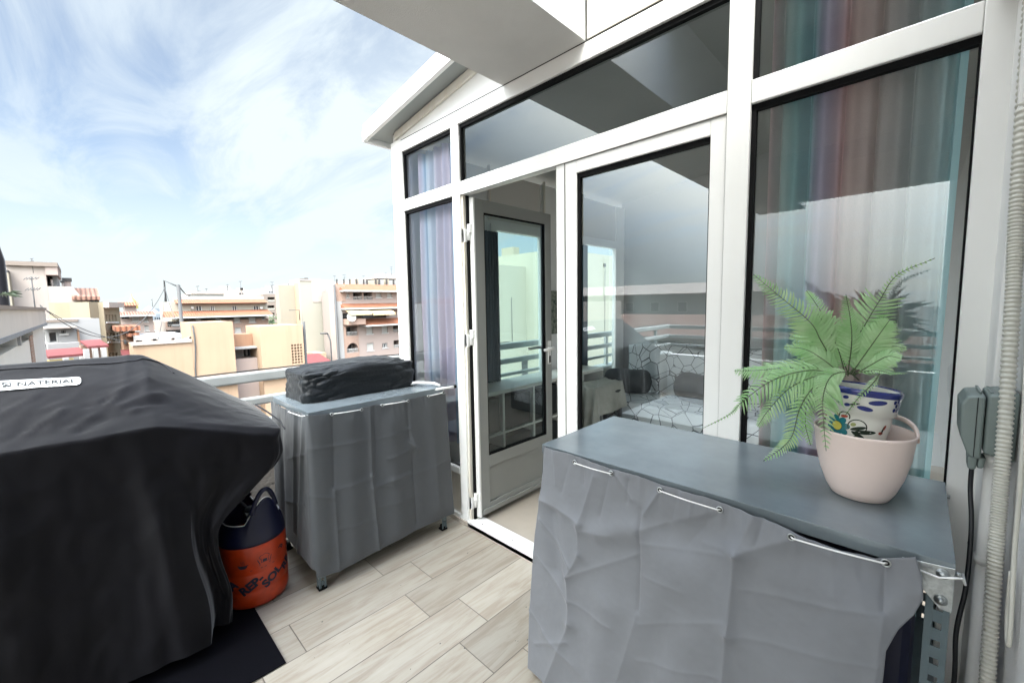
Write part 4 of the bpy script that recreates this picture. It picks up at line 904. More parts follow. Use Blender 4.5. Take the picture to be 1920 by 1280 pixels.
for base in (0, 150, 240):
    o_ = V0+base
    dab(o_+25, .150, .017, .0055, 8, M['cobalt']); dab(o_+8, .134, .014, .0050, -6, M['cobalt'])
    for dx, dz in ((0,0),(.009,.004),(.004,.010),(-.006,.008),(.013,-.005),(-.004,-.009),(.006,-.010)): dab(o_+60+R(0)+math.degrees(dx/.066), .146+dz, .0042, .0046, 20, M['cobalt'])
    for dx, dz in ((0,0),(-.010,-.012),(.004,-.016),(-.016,.0)): dab(o_-22+math.degrees(dx/.066), .152+dz, .0055, .0038, 10, M['cobalt'])
    dab(o_-8, .140, .010, .002, 20, M['black_glaze'])
    fx, fz = o_-34, .083
    for k_ in range(8):
        a_ = k_*45+10; dab(fx+math.degrees(.0165*math.cos(R(a_))/.057), fz+.0165*math.sin(R(a_)), .0086, .0068, a_, M['teal_glaze'])
    dab(fx, fz, .0098, .0098, 0, M['yellow_glaze'], lift=.0011); arcline(fx, fz, .0100, 0, 360, M['black_glaze'], .0008); arcline(fx, fz, .0035, 0, 360, M['olive_glaze'], .0006)
    dab(o_-40, .112, .010, .0032, 140, M['red_glaze']); dab(o_-22, .108, .007, .003, 10, M['red_glaze']); arcline(o_-22, .108, .010, -20, 200, M['black_glaze'])
    cx0, cz0 = o_+2, .090
    arcline(cx0, cz0, .0160, -60, 210, M['black_glaze']); dab(cx0+2, cz0-.003, .014, .0040, 22, M['black_glaze']); dab(cx0+15, cz0-.009, .019, .0048, 8, M['black_glaze']); dab(cx0+4, cz0-.018, .014, .0042, -28, M['black_glaze']); dab(cx0-7, cz0+.004, .005, .004, 30, M['olive_glaze'])
    arcline(cx0+5, cz0-.028, .009, -10, 250, M['black_glaze']); dab(cx0+2, cz0-.026, .006, .0045, 0, M['olive_glaze'])
    dab(o_+52, .096, .003, .006, -20, M['red_glaze']); dab(o_+46, .083, .005, .0035, 0, M['red_glaze']); dab(o_+49, .090, .0022, .011, -12, M['black_glaze'])
pq.build('painted_pattern', None, cbody)
# ---- fern
fern = empty('fern', PC+Vector((0,0,.2)), 'bright green fern with long drooping fronds growing from the painted pot', 'plant')
def frond(pix, width, tipw=.15, npin=26, facing=(.25,-.9,.25), curl=.5, seed=0, start=.12, bare=0, sides=(1,1)):
    rnd = random.Random(seed)
    pts = [onY(x, y, Y) for x, y, Y in pix]; path = smoothpath(pts, int(npin*1.45))
    q = G(); q.mat(M['stem']); n_ = len(path); q.tube(path, [.0014*(1-.75*i/n_)+.0003 for i in range(n_)], 6)
    q.mat(M['fern']); fc = Vector(facing).normalized()
    for i in range(int(start*n_), n_-1):
        f_ = i/(n_-1); t_ = (path[min(i+1, n_-1)]-path[i-1]).normalized(); side = t_.cross(fc).normalized(); up = side.cross(t_).normalized()
        env = 1.18*width*min(1, (f_-start+.10)*5)*(max(0, 1-f_)**.75*(1-tipw)+tipw*(1-f_)**.3)
        if bare and f_ > bare: env *= .30
        for sd in (1, -1):
            sc_ = sides[0] if sd > 0 else sides[1]
            if sc_ <= 0: continue
            ln = env*sc_*(.88+.24*rnd.random()); wd_ = min(.0050, .0018+ln*.048)*(.85+.35*rnd.random()); 
            dirv = (side*sd + t_*(.42+.15*rnd.random()) + up*(.10+.25*(rnd.random()-.5))).normalized(); cv = curl*(.6+.8*rnd.random())
            K = 7; vs = []; wv = dirv.cross(up).normalized()
            for k_ in range(K+1):
                u = k_/K; c_ = path[i]+dirv*ln*u + t_*(ln*.20*u*u) - up*(ln*cv*.42*u*u) - Vector((0,0,1))*ln*cv*.22*u*u
                w_ = wd_*(math.sin(math.pi*min(1, u*.86+.14))**.6)*(1-.35*u) if u < 1 else .0002
                if k_ % 2: w_ *= .84
                vs += [c_+wv*w_+up*w_*.22, c_-up*w_*.12, c_-wv*w_+up*w_*.22]
            fs = []
            for k_ in range(K): a0 = 3*k_; fs += [(a0, a0+1, a0+4, a0+3), (a0+1, a0+2, a0+5, a0+4)]
            q.add(vs, fs, True)
    return q.build('frond', None, fern)
frond([(1575,700,1.44),(1540,640,1.42),(1519,604,1.41),(1460,554,1.39),(1412,514,1.37)], .062, npin=30, seed=1, facing=(.1,-.9,.35))
frond([(1590,705,1.45),(1596,650,1.46),(1618,615,1.47),(1650,562,1.48),(1682,516,1.47),(1753,484,1.44)], .075, npin=30, seed=2, bare=.60, facing=(.2,-.9,.2))
frond([(1590,700,1.43),(1597,640,1.42),(1594,596,1.40),(1586,552,1.38)], .045, npin=20, seed=3, facing=(.5,-.8,.2), sides=(.6,1))
frond([(1590,702,1.43),(1530,690,1.40),(1469,690,1.38),(1420,694,1.36),(1376,695,1.35)], .060, npin=28, seed=4, facing=(.0,-.75,.65), curl=.9)
frond([(1585,705,1.42),(1520,694,1.37),(1450,712,1.33),(1393,752,1.31),(1367,777,1.30),(1317,803,1.29)], .045, npin=30, seed=5, bare=.62, facing=(0,-.9,.4), curl=.8)
frond([(1610,712,1.42),(1590,698,1.36),(1560,704,1.33),(1545,735,1.31),(1543,775,1.305),(1549,845,1.30)], .070, npin=26, seed=6, facing=(.1,-.9,.3), curl=.6, sides=(.5,1), start=.25)
frond([(1580,708,1.42),(1530,722,1.36),(1500,765,1.33),(1486,815,1.32),(1465,840,1.315),(1431,864,1.31)], .038, npin=26, seed=7, facing=(.1,-.9,.3), curl=.5)
frond([(1600,700,1.43),(1640,694,1.41),(1670,699,1.39),(1700,700,1.37)], .012, npin=14, seed=8, facing=(0,-.6,.8))
frond([(1590,702,1.46),(1625,668,1.49),(1660,650,1.50),(1700,652,1.50)], .050, npin=20, seed=9, facing=(0,-.8,.6), curl=.6)
frond([(1580,700,1.46),(1545,660,1.49),(1520,640,1.50),(1480,630,1.50)], .055, npin=20, seed=10, facing=(0,-.8,.6), curl=.6)
frond([(1600,702,1.46),(1630,640,1.49),(1660,590,1.50)], .055, npin=20, seed=11, facing=(.2,-.9,.3), curl=.5)
frond([(1570,704,1.42),(1530,705,1.37),(1480,728,1.34),(1440,770,1.32),(1420,800,1.31)], .050, npin=24, seed=12, facing=(.0,-.85,.5), curl=.9)
frond([(1650,700,1.38),(1635,720,1.355),(1610,745,1.345),(1585,778,1.34)], .012, npin=12, seed=13, facing=(.2,-.9,.2))
frond([(1560,706,1.42),(1520,740,1.36),(1510,790,1.34),(1520,835,1.33)], .036, npin=18, seed=14, facing=(.1,-.9,.3))
frond([(1590,700,1.48),(1560,620,1.52),(1530,570,1.54),(1512,545,1.55)], .04, npin=20, seed=15, facing=(.1,-.9,.35))
frond([(1585,702,1.44),(1570,650,1.44),(1548,610,1.43),(1530,585,1.42)], .060, npin=22, seed=16, facing=(.1,-.9,.35), curl=.4)
frond([(1595,702,1.44),(1625,660,1.44),(1650,625,1.44),(1668,600,1.44)], .062, npin=22, seed=17, facing=(.15,-.9,.3), curl=.4)
frond([(1580,704,1.43),(1545,675,1.41),(1510,655,1.40),(1470,650,1.39)], .052, npin=22, seed=18, facing=(.0,-.8,.6), curl=.6)
frond([(1600,704,1.44),(1640,680,1.43),(1665,668,1.42),(1690,672,1.41)], .045, npin=18, seed=19, facing=(.0,-.8,.6), curl=.6)
# ================================================================== wall services on the right
t = empty('socket_box', (.13, 1.6, 1.14), 'grey green weatherproof socket box with its lid on the right wall', 'socket box')
def wedge(x0, x1, y0, y1, z0, z1, taper, name, par, m=None): return G().prism([(y0,z0),(y1,z0+taper),(y1,z1-.004),(y0,z1)], lambda a_, b_, t_: (t_, a_, b_), x0, x1).build(name, m or M['box_grey'], par, bevel=.006, segs=3)
BY0, BY1 = 1.405, 1.53
q = G(); q.prism([(.1205,1.140),(.168,1.128),(.168,1.285),(.1205,1.275)], lambda a_, b_, t_: (a_, t_, b_), BY0, BY1); q.build('back_box', M['box_grey'], t, bevel=.006, segs=3)
q = G(); q.prism([(.083,1.175),(.098,1.128),(.118,1.124),(.118,1.274),(.090,1.270),(.080,1.250)], lambda a_, b_, t_: (a_, t_, b_), BY0-.004, BY1+.004); lid_ = q.build('lid', M['box_grey'], t, bevel=.006, segs=3)
G().box(.1055, .1068, BY0-.0052, BY0-.0042, 1.130, 1.268).build('lid_joint', M['gasket'], lid_)
for x in (.108, .126, .136): G().box(x, x+.005, BY0+.02, BY1-.01, 1.2745, 1.279).build('rib', M['box_grey'], lid_, bevel=.001)
G().tube([(.150, BY0-.001, 1.205),(.150, BY0-.005, 1.205)], .012, 24).build('knock_out', M['box_grey'], t)
q = G(); q.prism([(.100,1.095),(.1125,1.095),(.115,1.1265),(.098,1.1265)], lambda a_, b_, t_: (a_, t_, b_), BY0+.01, BY0+.06); q.build('plug', M['box_grey'], t, bevel=.004)
q = G(); q.prism([(.1135,1.100),(.124,1.100),(.128,1.1265),(.116,1.1265)], lambda a_, b_, t_: (a_, t_, b_), BY0+.012, BY0+.058); q.build('plug', M['box_grey'], t, bevel=.004)
G().tube(smoothpath([(.108,BY0+.035,1.096),(.109,BY0+.035,1.04),(.114,BY0+.02,.97),(.114,BY0+.0,.90),(.110,BY0-.03,.82),(.100,BY0-.05,.72),(.103,BY0-.05,.58),(.095,BY0,.2),(.11,BY0+.1,.02)], 60), .0046, 10).build('power_cable', M['cable'], label='black power cable hanging from the socket box down behind the shelving unit', cat='cable')
cpth = smoothpath([(.148,1.66,2.6),(.148,1.60,2.2),(.148,1.53,1.75),(.149,1.455,1.48),(.148,1.385,1.15),(.147,1.35,.94),(.147,1.30,.66),(.147,1.27,.40),(.147,1.25,.0)], 1480)
G().tube(cpth, [.0120+.0015*math.sin(i*math.pi*2/6) for i in range(len(cpth))], 14).build('corrugated_conduit', M['conduit'], label='ivory corrugated conduit running down the right wall in front of the socket box', cat='conduit')
t = empty('pvc_pipe', (.15, 1.4, 0), 'smooth white pipe running down from the underside of the socket box', 'pipe')
G().tube([(.143,1.46,1.127),(.143,1.46,1.100)], .019, 20).build('collar', M['pvc'], t)
G().tube([(.143,1.46,1.0999),(.143,1.46,.0)], .015, 20).build('tube', M['pvc'], t)
for z in (.86, .45): G().tube([(.143,1.46,z),(.143,1.46,z+.018)], .019, 20).build('clip', M['pvc'], t)
G().tube(smoothpath([(.158,1.56,2.6),(.158,1.46,1.9),(.158,1.35,1.5),(.158,1.255,1.2),(.158,1.235,1.0),(.158,1.20,.84),(.158,1.222,.825),(.158,1.245,.87),(.158,1.25,.95)], 60), .0038, 8).build('thin_cable', M['conduit'], label='thin ivory cable looping beside the corrugated conduit', cat='cable')
G().tube([(.152,1.712,.80),(.135,1.70,.80)], .006, 10).build('wall_screw', M['zinc'], label='small zinc screw head in the white trim below the socket box', cat='screw')
# things behind the camera that the panes mirror
t = empty('potted_palm', (-.35, -2.3, 0), 'spiky reddish palm in a pot at the far side, seen only as a reflection', 'plant')
q = G(); q.tube([(-.35,-2.3,.32),(-.34,-2.3,1.25)], .05, 10); q.build('trunk', M['red_glaze'], t)
q = G(); rnd = random.Random(3)
for k_ in range(60):
    a_ = rnd.random()*6.28; el = R(-10+80*rnd.random()); d_ = Vector((math.cos(a_)*math.cos(el), math.sin(a_)*math.cos(el), math.sin(el))); s_ = d_.cross(Vector((0,0,1))).normalized(); ln = .38+.15*rnd.random(); o_ = Vector((-.34,-2.3,1.25))
    q.add([o_-s_*.008, o_+s_*.008, o_+d_*ln*.6+s_*.012, o_+d_*ln-Vector((0,0,.08)), o_+d_*ln*.6-s_*.012], [(0,1,2,3,4)])
q.build('crown', mat('reddish_palm_leaf', (.10,.05,.045), .5), t)
G().lathe([(.001,0),(.13,0),(.17,.33),(.155,.33),(.15,.28),(.001,.28)], (-.35,-2.3,.001), 32).build('pot', M['inner_wall'], t)
# ================================================================== the town
G0 = -15.0
def gmat(n, c, **k): return mat(n, c, k.pop('r', .85), **k)
M['w_cream'] = gmat('cream_render', (.241,.215,.166), var=(.35,.08), stain=(.8,.35,(.198,.172,.137)))
M['w_beige'] = gmat('ochre_beige_render', (.335,.235,.155), var=(.5,.12), stain=(.9,.6,(.20,.115,.07)))
M['w_white'] = gmat('white_render', (.247,.244,.238), var=(.4,.05), stain=(.9,.3,(.249,.241,.228)))
M['w_grey'] = gmat('weathered_grey_pink_render', (.35,.30,.265), var=(.6,.12), stain=(.8,.4,(.22,.18,.155)))
M['w_tan'] = gmat('tan_render', (.207,.172,.116), var=(.4,.08), stain=(1,.3,(.150,.124,.086)))
M['w_pink'] = gmat('pale_pink_render', (.284,.228,.202), var=(.4,.06), stain=(1,.2,(.215,.172,.150)))
M['w_pale'] = gmat('pale_yellow_render', (.260,.244,.199), var=(.3,.05), stain=(.6,.3,(.258,.237,.189)))
M['w_brown'] = gmat('brown_grey_render', (.181,.147,.122), var=(.6,.1))
M['w_rust'] = gmat('orange_stained_render', (.283,.161,.098), var=(.9,.2), stain=(3,.7,(.176,.083,.049)))
def brickmat():
    m = mat('salmon_brick', (.244,.147,.107), .9); t, b_ = nodes(m); tcn = t.nodes.new('ShaderNodeTexCoord'); mpn = t.nodes.new('ShaderNodeMapping'); mpn.inputs['Rotation'].default_value = (R(90), 0, R(0))
    sp = t.nodes.new('ShaderNodeSeparateXYZ'); t.links.new(tcn.outputs['Object'], sp.inputs[0]); cb = t.nodes.new('ShaderNodeCombineXYZ')
    t.links.new(mth(t,'ADD',sp.outputs[0],sp.outputs[1]), cb.inputs[0]); t.links.new(sp.outputs[2], cb.inputs[1])
    br = t.nodes.new('ShaderNodeTexBrick'); br.inputs['Scale'].default_value = 3; br.inputs['Color1'].default_value = (.244,.147,.105,1); br.inputs['Color2'].default_value = (.274,.176,.132,1); br.inputs['Mortar'].default_value = (.274,.225,.195,1); br.inputs['Mortar Size'].default_value = .03
    t.links.new(cb.outputs[0], br.inputs['Vector']); t.links.new(br.outputs[0], b_.inputs['Base Color']); return m
M['brick'] = brickmat()
def tilemat(nm, col, dark):
    m = mat(nm, col, .85); t, b_ = nodes(m); tcn = t.nodes.new('ShaderNodeTexCoord'); sp = t.nodes.new('ShaderNodeSeparateXYZ'); t.links.new(tcn.outputs['Object'], sp.inputs[0])
    s_ = sp.outputs[1]; w_ = mth(t,'ABSOLUTE',mth(t,'SINE',mth(t,'MULTIPLY',s_,14.0))); r2 = mth(t,'FRACT',mth(t,'MULTIPLY',sp.outputs[2],6.0))
    nzn = t.nodes.new('ShaderNodeTexNoise'); nzn.inputs['Scale'].default_value = 2.5; nzn.inputs['Detail'].default_value = 6; t.links.new(tcn.outputs['Object'], nzn.inputs['Vector'])
    f_ = mth(t,'MULTIPLY_ADD',mth(t,'MULTIPLY',w_,mth(t,'MULTIPLY_ADD',r2,.3,.7)),.6,mth(t,'MULTIPLY',nzn.outputs[0],.5),True)
    r = t.nodes.new('ShaderNodeValToRGB'); r.color_ramp.elements[0].color = (*dark,1); r.color_ramp.elements[1].color = (*col,1); r.color_ramp.elements[0].position = .15; r.color_ramp.elements[1].position = .75
    t.links.new(f_, r.inputs[0]); t.links.new(r.outputs[0], b_.inputs['Base Color'])
    bn = t.nodes.new('ShaderNodeBump'); bn.inputs['Distance'].default_value = .06; t.links.new(w_, bn.inputs['Height']); t.links.new(bn.outputs[0], b_.inputs['Normal']); return m
M['tile'] = tilemat('orange_clay_tiles', (.26,.098,.05), (.13,.05,.028))
M['tile_br'] = tilemat('brown_clay_tiles', (.200,.104,.074), (.096,.048,.033))
M['red_sheet'] = mat('red_roof_sheet', (.148,.033,.033), .6, var=(2,.2))
M['grey_sheet'] = mat('grey_blue_roof_sheet', (.148,.170,.192), .6, var=(2,.2))
M['win_dark'] = mat('dark_window_glass', (.03,.035,.04), .12, spec=.7)
M['shutter'] = mat('white_roller_shutter', (.368,.360,.336), .6, var=(3,.05))
M['wframe'] = mat('white_window_frame', (.384,.376,.360), .5)
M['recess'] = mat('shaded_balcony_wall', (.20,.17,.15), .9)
M['awning'] = mat('striped_cream_awning', (.46,.36,.20), .9)
M['antenna'] = mat('galvanised_antenna', (.06,.06,.06), .8)
M['black_cap'] = mat('black_chimney_cap', (.04,.037,.035), .7)
M['asphalt'] = mat('town_ground', (.15,.135,.12), .95, var=(.05,.3))
def azv(az): return Vector((math.cos(R(az)), math.sin(R(az)), 0))
class Fac:
    def __init__(s, px, Dd, az=90):
        d = ray(px, 575); d.z = 0; d.normalize(); s.P = Vector((d.x*Dd, d.y*Dd, 0)); s.u = azv(az); s.n = azv(az+90)
        s.M = Matrix(((s.u.x, s.n.x, 0, s.P.x), (s.u.y, s.n.y, 0, s.P.y), (0,0,1,0), (0,0,0,1)))
    def uz(s, px, py, dep=0):
        d = ray(px, py); o = Vector((0,0,CH)); k_ = ((s.P+s.n*dep)-o).dot(s.n)/d.dot(s.n); p = o+d*k_; return ((p-s.P).dot(s.u), p.z)
    def rect(s, x0, y0, x1, y1, dep=0):
        xm, ym = (x0+x1)/2, (y0+y1)/2
        return s.uz(x0, ym, dep)[0], s.uz(x1, ym, dep)[0], s.uz(xm, y1, dep)[1], s.uz(xm, y0, dep)[1]
    def world(s, u, z, dep=0): return s.P+s.u*u+s.n*dep+Vector((0,0,z))
def holed(q, u0, u1, z0, z1, holes, d0, d1):
    us = sorted({u0, u1, *[h[0] for h in holes], *[h[1] for h in holes]}); zs = sorted({z0, z1, *[h[2] for h in holes], *[h[3] for h in holes]})
    us = [u for u in us if u0 <= u <= u1]; zs = [z for z in zs if z0 <= z <= z1]
    for zi in range(len(zs)-1):      # merge runs along a row
        run = None; za, zb_ = zs[zi], zs[zi+1]; zm = (za+zb_)/2
        for ui in range(len(us)-1):
            um = (us[ui]+us[ui+1])/2; solid = not any(h[0] < um < h[1] and h[2] < zm < h[3] for h in holes)
            if solid: run = us[ui] if run is None else run
            if (not solid or ui == len(us)-2) and run is not None:
                q.box(run, us[ui] if not solid else us[ui+1], d0, d1, za, zb_); run = None
class Bld:
    def __init__(s, name, label, fac, px0, px1, ytop, wall, depth=10, T=.3, ybot=None, cat='building', group=None, core=None, z0=None):
        s.f = fac; s.u0 = fac.uz(px0, 600)[0]; s.u1 = fac.uz(px1, 600)[0]; s.zt = fac.uz((px0+px1)/2, ytop)[1]; s.z0 = z0 if z0 is not None else (fac.uz((px0+px1)/2, ybot)[1] if ybot else G0)
        s.T = T; s.holes = []; s.depth = depth; s.wall = wall; s.core = core or wall
        s.root = empty(name, fac.world((s.u0+s.u1)/2, s.z0, depth/2), label, cat, group)
    def part(s, name, m, fn, bevel=0, par=None):
        q = G(s.f.M); fn(q); return q.build(name, m, par or s.root, bevel=bevel)
    def win(s, x0, y0, x1, y1, kind='glass', lights=2, frame=.07):
        a0, a1, z0, z1 = s.f.rect(x0, y0, x1, y1); s.holes.append((a0, a1, z0, z1)); fw = min(frame, (a1-a0)*.14)
        def fr(q):
            q.box(a0, a0+fw, .12, .18, z0, z1); q.box(a1-fw, a1, .12, .18, z0, z1); q.box(a0+fw, a1-fw, .12, .18, z1-fw, z1); q.box(a0+fw, a1-fw, .12, .18, z0, z0+fw)
            for k_ in range(1, lights): um = a0+(a1-a0)*k_/lights; q.box(um-fw*.4, um+fw*.4, .12, .18, z0+fw, z1-fw)
        w_ = s.part('window', M['wframe'], fr)
        s.part('pane', M['win_dark'] if kind == 'glass' else M['shutter'], lambda q: q.box(a0+fw*.5, a1-fw*.5, .185, .21, z0+fw*.5, z1-fw*.5), par=w_)
        if kind == 'half': s.part('shutter', M['shutter'], lambda q: q.box(a0+fw, a1-fw, .13, .17, z0+(z1-z0)*.45, z1-fw), par=w_)
        s.part('sill', M['wframe'], lambda q: q.box(a0-.08, a1+.08, -.07, .11, z0-.09, z0-.004), par=w_)
    def balc(s, x0, y0, x1, y1, rail='solid', door=True, m=None):
        a0, a1, z0, z1 = s.f.rect(x0, y0, x1, y1); s.holes.append((a0, a1, z0, z1)); h_ = min(1.0, (z1-z0)*.42)
        if door:
            w_ = a1-a0; s.part('balcony_door', M['win_dark'], lambda q: [q.box(a0+w_*f0, a0+w_*f1, s.T-.06, s.T-.002, z0, z0+(z1-z0)*.86) for f0, f1 in ((.12,.42),(.55,.82))])
        if rail == 'bars': s.part('balcony_railing', M['wframe'], lambda q: [q.box(a0, a1, .03, .08, z0+h_-.06, z0+h_)]+[q.box(a0+(a1-a0)*k_/10, a0+(a1-a0)*k_/10+.03, .04, .07, z0, z0+h_-.06) for k_ in range(10)])
        elif rail == 'solid': s.part('balcony_parapet', m or s.wall, lambda q: q.box(a0+.01, a1-.01, -.06, .10, z0, z0+h_))
    def tiles(s, x0, y0, x1, y1, out=.7, back=.4, m=None, name='tiled_roof'):
        a0, a1, z0, z1 = s.f.rect(x0, y0, x1, y1)
        s.part(name, m or M['tile'], lambda q: q.prism([(-out,z0),(back,z1),(back,z1-.02),(back,z0-.0),], lambda a_, b_, t_: (t_, a_, b_), a0, a1))
        s.part('eaves', M['wframe'], lambda q: q.box(a0, a1, -out-.05, -.003, z0-.16, z0-.004))
    def blockpx(s, name, m, x0, y0, x1, y1, d0, d1): a0, a1, z0, z1 = s.f.rect(x0, y0, x1, y1); return s.part(name, m, lambda q: q.box(a0, a1, d0, d1, z0, z1))
    def done(s):
        s.part('wall', s.wall, lambda q: (holed(q, s.u0, s.u1, s.z0, s.zt, s.holes, 0, s.T)))
        s.part('block', s.core, lambda q: q.box(s.u0, s.u1, s.T+.003, s.depth, s.z0, s.zt-.01))
        return s
def antenna(px, ybase, ytop, Dd, label, kind=0, group='rooftop antennas'):
    d = ray(px, ybase); d2 = Vector((d.x, d.y, 0)); k_ = Dd/d2.length; b_ = Vector((0,0,CH))+d*k_; e = ray(px, ytop); k2 = Dd/Vector((e.x,e.y,0)).length; h_ = (Vector((0,0,CH))+e*k2).z-b_.z
    t = empty('antenna', b_, label, 'antenna', group); r_ = max(.02, Dd*.00042); sx = azv(44+20*(kind % 3-1))
    q = G(); q.tube([b_-Vector((0,0,.4)), b_+Vector((0,0,h_))], r_, 6); q.build('mast', M['antenna'], t)
    for zf in ((.97,) if kind == 0 else (.95,.62)):
        q = G(); c_ = b_+Vector((0,0,h_*zf)); ln = h_*.42; q.tube([c_-sx*ln*.5, c_+sx*ln*.5], r_*.7, 5)
        n_ = Vector((-sx.y, sx.x, 0))
        for i in range(5): a_ = c_+sx*ln*(-.45+.9*i/4); q.tube([a_-(n_+Vector((0,0,.8)))*ln*.13, a_+(n_+Vector((0,0,.8)))*ln*.13], r_*.55, 4)
        q.build('element', M['antenna'], t)
def cap(b, px0, y0, px1, y1, dep=1.0, m=None):      # chimney with black cap on a building
    a0, a1, z0, z1 = b.f.rect(px0, y0, px1, y1, dep)
    ch = b.part('chimney', m or M['w_grey'], lambda q: q.box(a0, a1, dep, dep+(a1-a0), min(z0, b.zt)-.1, z0+(z1-z0)*.6)); b.part('chimney_cap', M['black_cap'], lambda q: q.box(a0-.05, a1+.05, dep-.05, dep+(a1-a0)+.05, z0+(z1-z0)*.6+.004, z1), par=ch)
G().box(-900, 900, -900, 900, G0-.5, G0).build('ground', M['asphalt'], kind='structure')
# --- ochre house just below the terrace
fb = Fac(300, 17, 90)
b = Bld('ochre_house', 'ochre rendered house with a tall blank wall, a recessed window and a breeze block vent', fb, 356, 436, 604, M['w_beige'], depth=2)
b.done()
b2a, b2b, z0, z1 = fb.rect(252, 645, 355.5, 700); zL = fb.uz(300, 645)[1]
b.part('low_wing', M['w_beige'], lambda q: q.box(fb.uz(250,650)[0], b.u0-.004, .0, 1.9, G0, zL))
b.part('parapet_coping', M['w_grey'], lambda q: q.box(fb.uz(250,650)[0]-.05, b.u0-.006, -.06, .2, zL+.003, zL+.10))
zR = fb.uz(530, 610)[1]; uR0, uR1 = fb.uz(489, 640)[0], fb.uz(569, 640)[0]
vh = []; a0, a1, z0, z1 = fb.rect(546, 644, 568, 682)
for i in range(4):
    for j in range(7): vh.append((a0+(a1-a0)*(i+.16)/4, a0+(a1-a0)*(i+.84)/4, z0+(z1-z0)*(j+.18)/7, z0+(z1-z0)*(j+.82)/7))
b.part('breeze_block_wing', M['w_beige'], lambda q: (holed(q, uR0, uR1, G0, zR, vh, 0, .22), q.box(uR0, uR1, .75, 1.9, G0, zR-.01), q.box(uR0, uR0+.2, .224, .746, G0, zR-.01), q.box(uR1-.2, uR1, .224, .746, G0, zR-.01), q.box(uR0+.204, uR1-.204, .224, .746, zR-.3, zR-.01)))
def lattice(q):
    for i in range(4):
        for j in range(7): uc = a0+(a1-a0)*(i+.5)/4; zc_ = z0+(z1-z0)*(j+.5)/7; q.box(uc-.012, uc+.012, .02, .18, zc_-.12, zc_+.12); q.box(uc-.12, uc-.0125, .02, .18, zc_-.012, zc_+.012); q.box(uc+.0125, uc+.12, .02, .18, zc_-.012, zc_+.012)
b.part('breeze_blocks', M['w_beige'], lattice)
u0_, u1_ = b.u1+.004, uR0-.004
b.part('recess_upper_wall', M['w_rust'], lambda q: q.box(u0_, u1_, 1.0, 1.7, fb.uz(462, 651, 1.0)[1], fb.uz(462, 626, 1.0)[1]))
b.part('recess_sill', M['w_white'], lambda q: q.box(u0_, u1_, .5, .996, fb.uz(462, 653, .7)[1], fb.uz(462, 650, .7)[1]))
hw = fb.rect(455, 655, 473, 669, 1.4)
b.part('recess_wall', M['w_white'], lambda q: holed(q, u0_, u1_, fb.uz(462, 672, 1.4)[1], fb.uz(462, 651.5, 1.4)[1], [hw], 1.4, 1.7))
b.part('recess_lower_wall', M['w_pink'], lambda q: q.box(u0_, u1_, .6, 8.5, G0, fb.uz(462, 672, .6)[1]))
w_ = b.part('window', M['wframe'], lambda q: (q.box(hw[0], hw[0]+.05, 1.5, 1.56, hw[2], hw[3]), q.box(hw[1]-.05, hw[1], 1.5, 1.56, hw[2], hw[3]), q.box((hw[0]+hw[1])/2-.025, (hw[0]+hw[1])/2+.025, 1.5, 1.56, hw[2], hw[3])))
b.part('pane', M['win_dark'], lambda q: q.box(hw[0], hw[1], 1.57, 1.6, hw[2], hw[3]), par=w_)
zz = fb.uz(462, 695)[1]
b.part('ledge', M['w_grey'], lambda q: q.box(u0_-3.0, uR1, -.14, -.006, fb.uz(462, 716)[1], fb.uz(462, 712)[1]))
rnd = random.Random(5)
def rub(q):
    for i in range(20):
        u = fb.uz(252, 645)[0]+(b.u0-fb.uz(252,645)[0])*rnd.random(); h_ = .03+.09*rnd.random(); q.box(u, u+.05+.1*rnd.random(), .04, .12, zL+.11, zL+.11+h_*.6)
b.part('broken_edge', M['w_grey'], rub)
b.part('drain_pipe', M['antenna'], lambda q: q.tube([(b.u0+.05+.03*math.sin(k_), -.04, fb.uz(356, 610)[1]-k_*.35) for k_ in range(20)], .022, 6))
G(fb.M).tube([(uR1+.12,.2,G0),(uR1+.12,.2,zR+.1)], .05, 8).build('drain_pipe', M['antenna'], b.root)
# white roof terrace wall behind the low wing
f_ = Fac(300, 27, 90); b = Bld('white_terrace_house', 'low white roof parapet just behind the ochre house', f_, 258, 356, 632, M['w_white'], depth=6); b.done()
# utility pole and wires
d = ray(340, 600); d.z = 0; d.normalize(); pb_ = d*29
t = empty('utility_pole', (pb_.x, pb_.y, G0), 'slender grey pole with bracket arms rising over the roofs, wires tied to it', 'pole')
ztp = CH+29*(-(ray(341, 534).z)/-1)/Vector((ray(341,534).x, ray(341,534).y, 0)).length
ptop = Vector((pb_.x, pb_.y, ztp))
G().tube([(pb_.x, pb_.y, G0), ptop], .085, 8).build('mast', M['antenna'], t)
sx = azv(44); q = G(); q.tube([ptop-Vector((0,0,.1)), ptop-sx*.75+Vector((0,0,.25)), ptop-sx*.75-Vector((0,0,.9))], .05, 6); q.tube([ptop-Vector((0,0,2.2))-sx*.5, ptop-Vector((0,0,2.2))+sx*.5], .07, 6); q.build('bracket', M['antenna'], t)
def wire(p0, p1, sag, r_, label):
    pts = [Vector(p0).lerp(Vector(p1), k_/24)-Vector((0,0,sag*4*(k_/24)*(1-k_/24))) for k_ in range(25)]
    G().tube(pts, r_, 5).build('wire', M['antenna'], label=label, cat='wire', group='overhead wires')
def at(px, py, Dd): d = ray(px, py); return Vector((0,0,CH))+d*(Dd/Vector((d.x,d.y,0)).length)
tip = ptop-sx*.72+Vector((0,0,-.1))
wire(tip, at(75, 572, 24), 1.9, .016, 'upper sagging wire from the pole top to the antenna foot on the left roofs')
wire(at(75, 574, 24), at(300, 640, 25), .5, .014, 'lower wire slanting down from the left antenna foot towards the ochre house')
wire(tip, at(268, 668, 18.2), 1.0, .013, 'wire dropping steeply from the pole top to the low ochre wall')
wire(tip-Vector((0,0,.1)), at(330, 600, 26), .2, .016, 'short wire pair dropping just left of the pole')
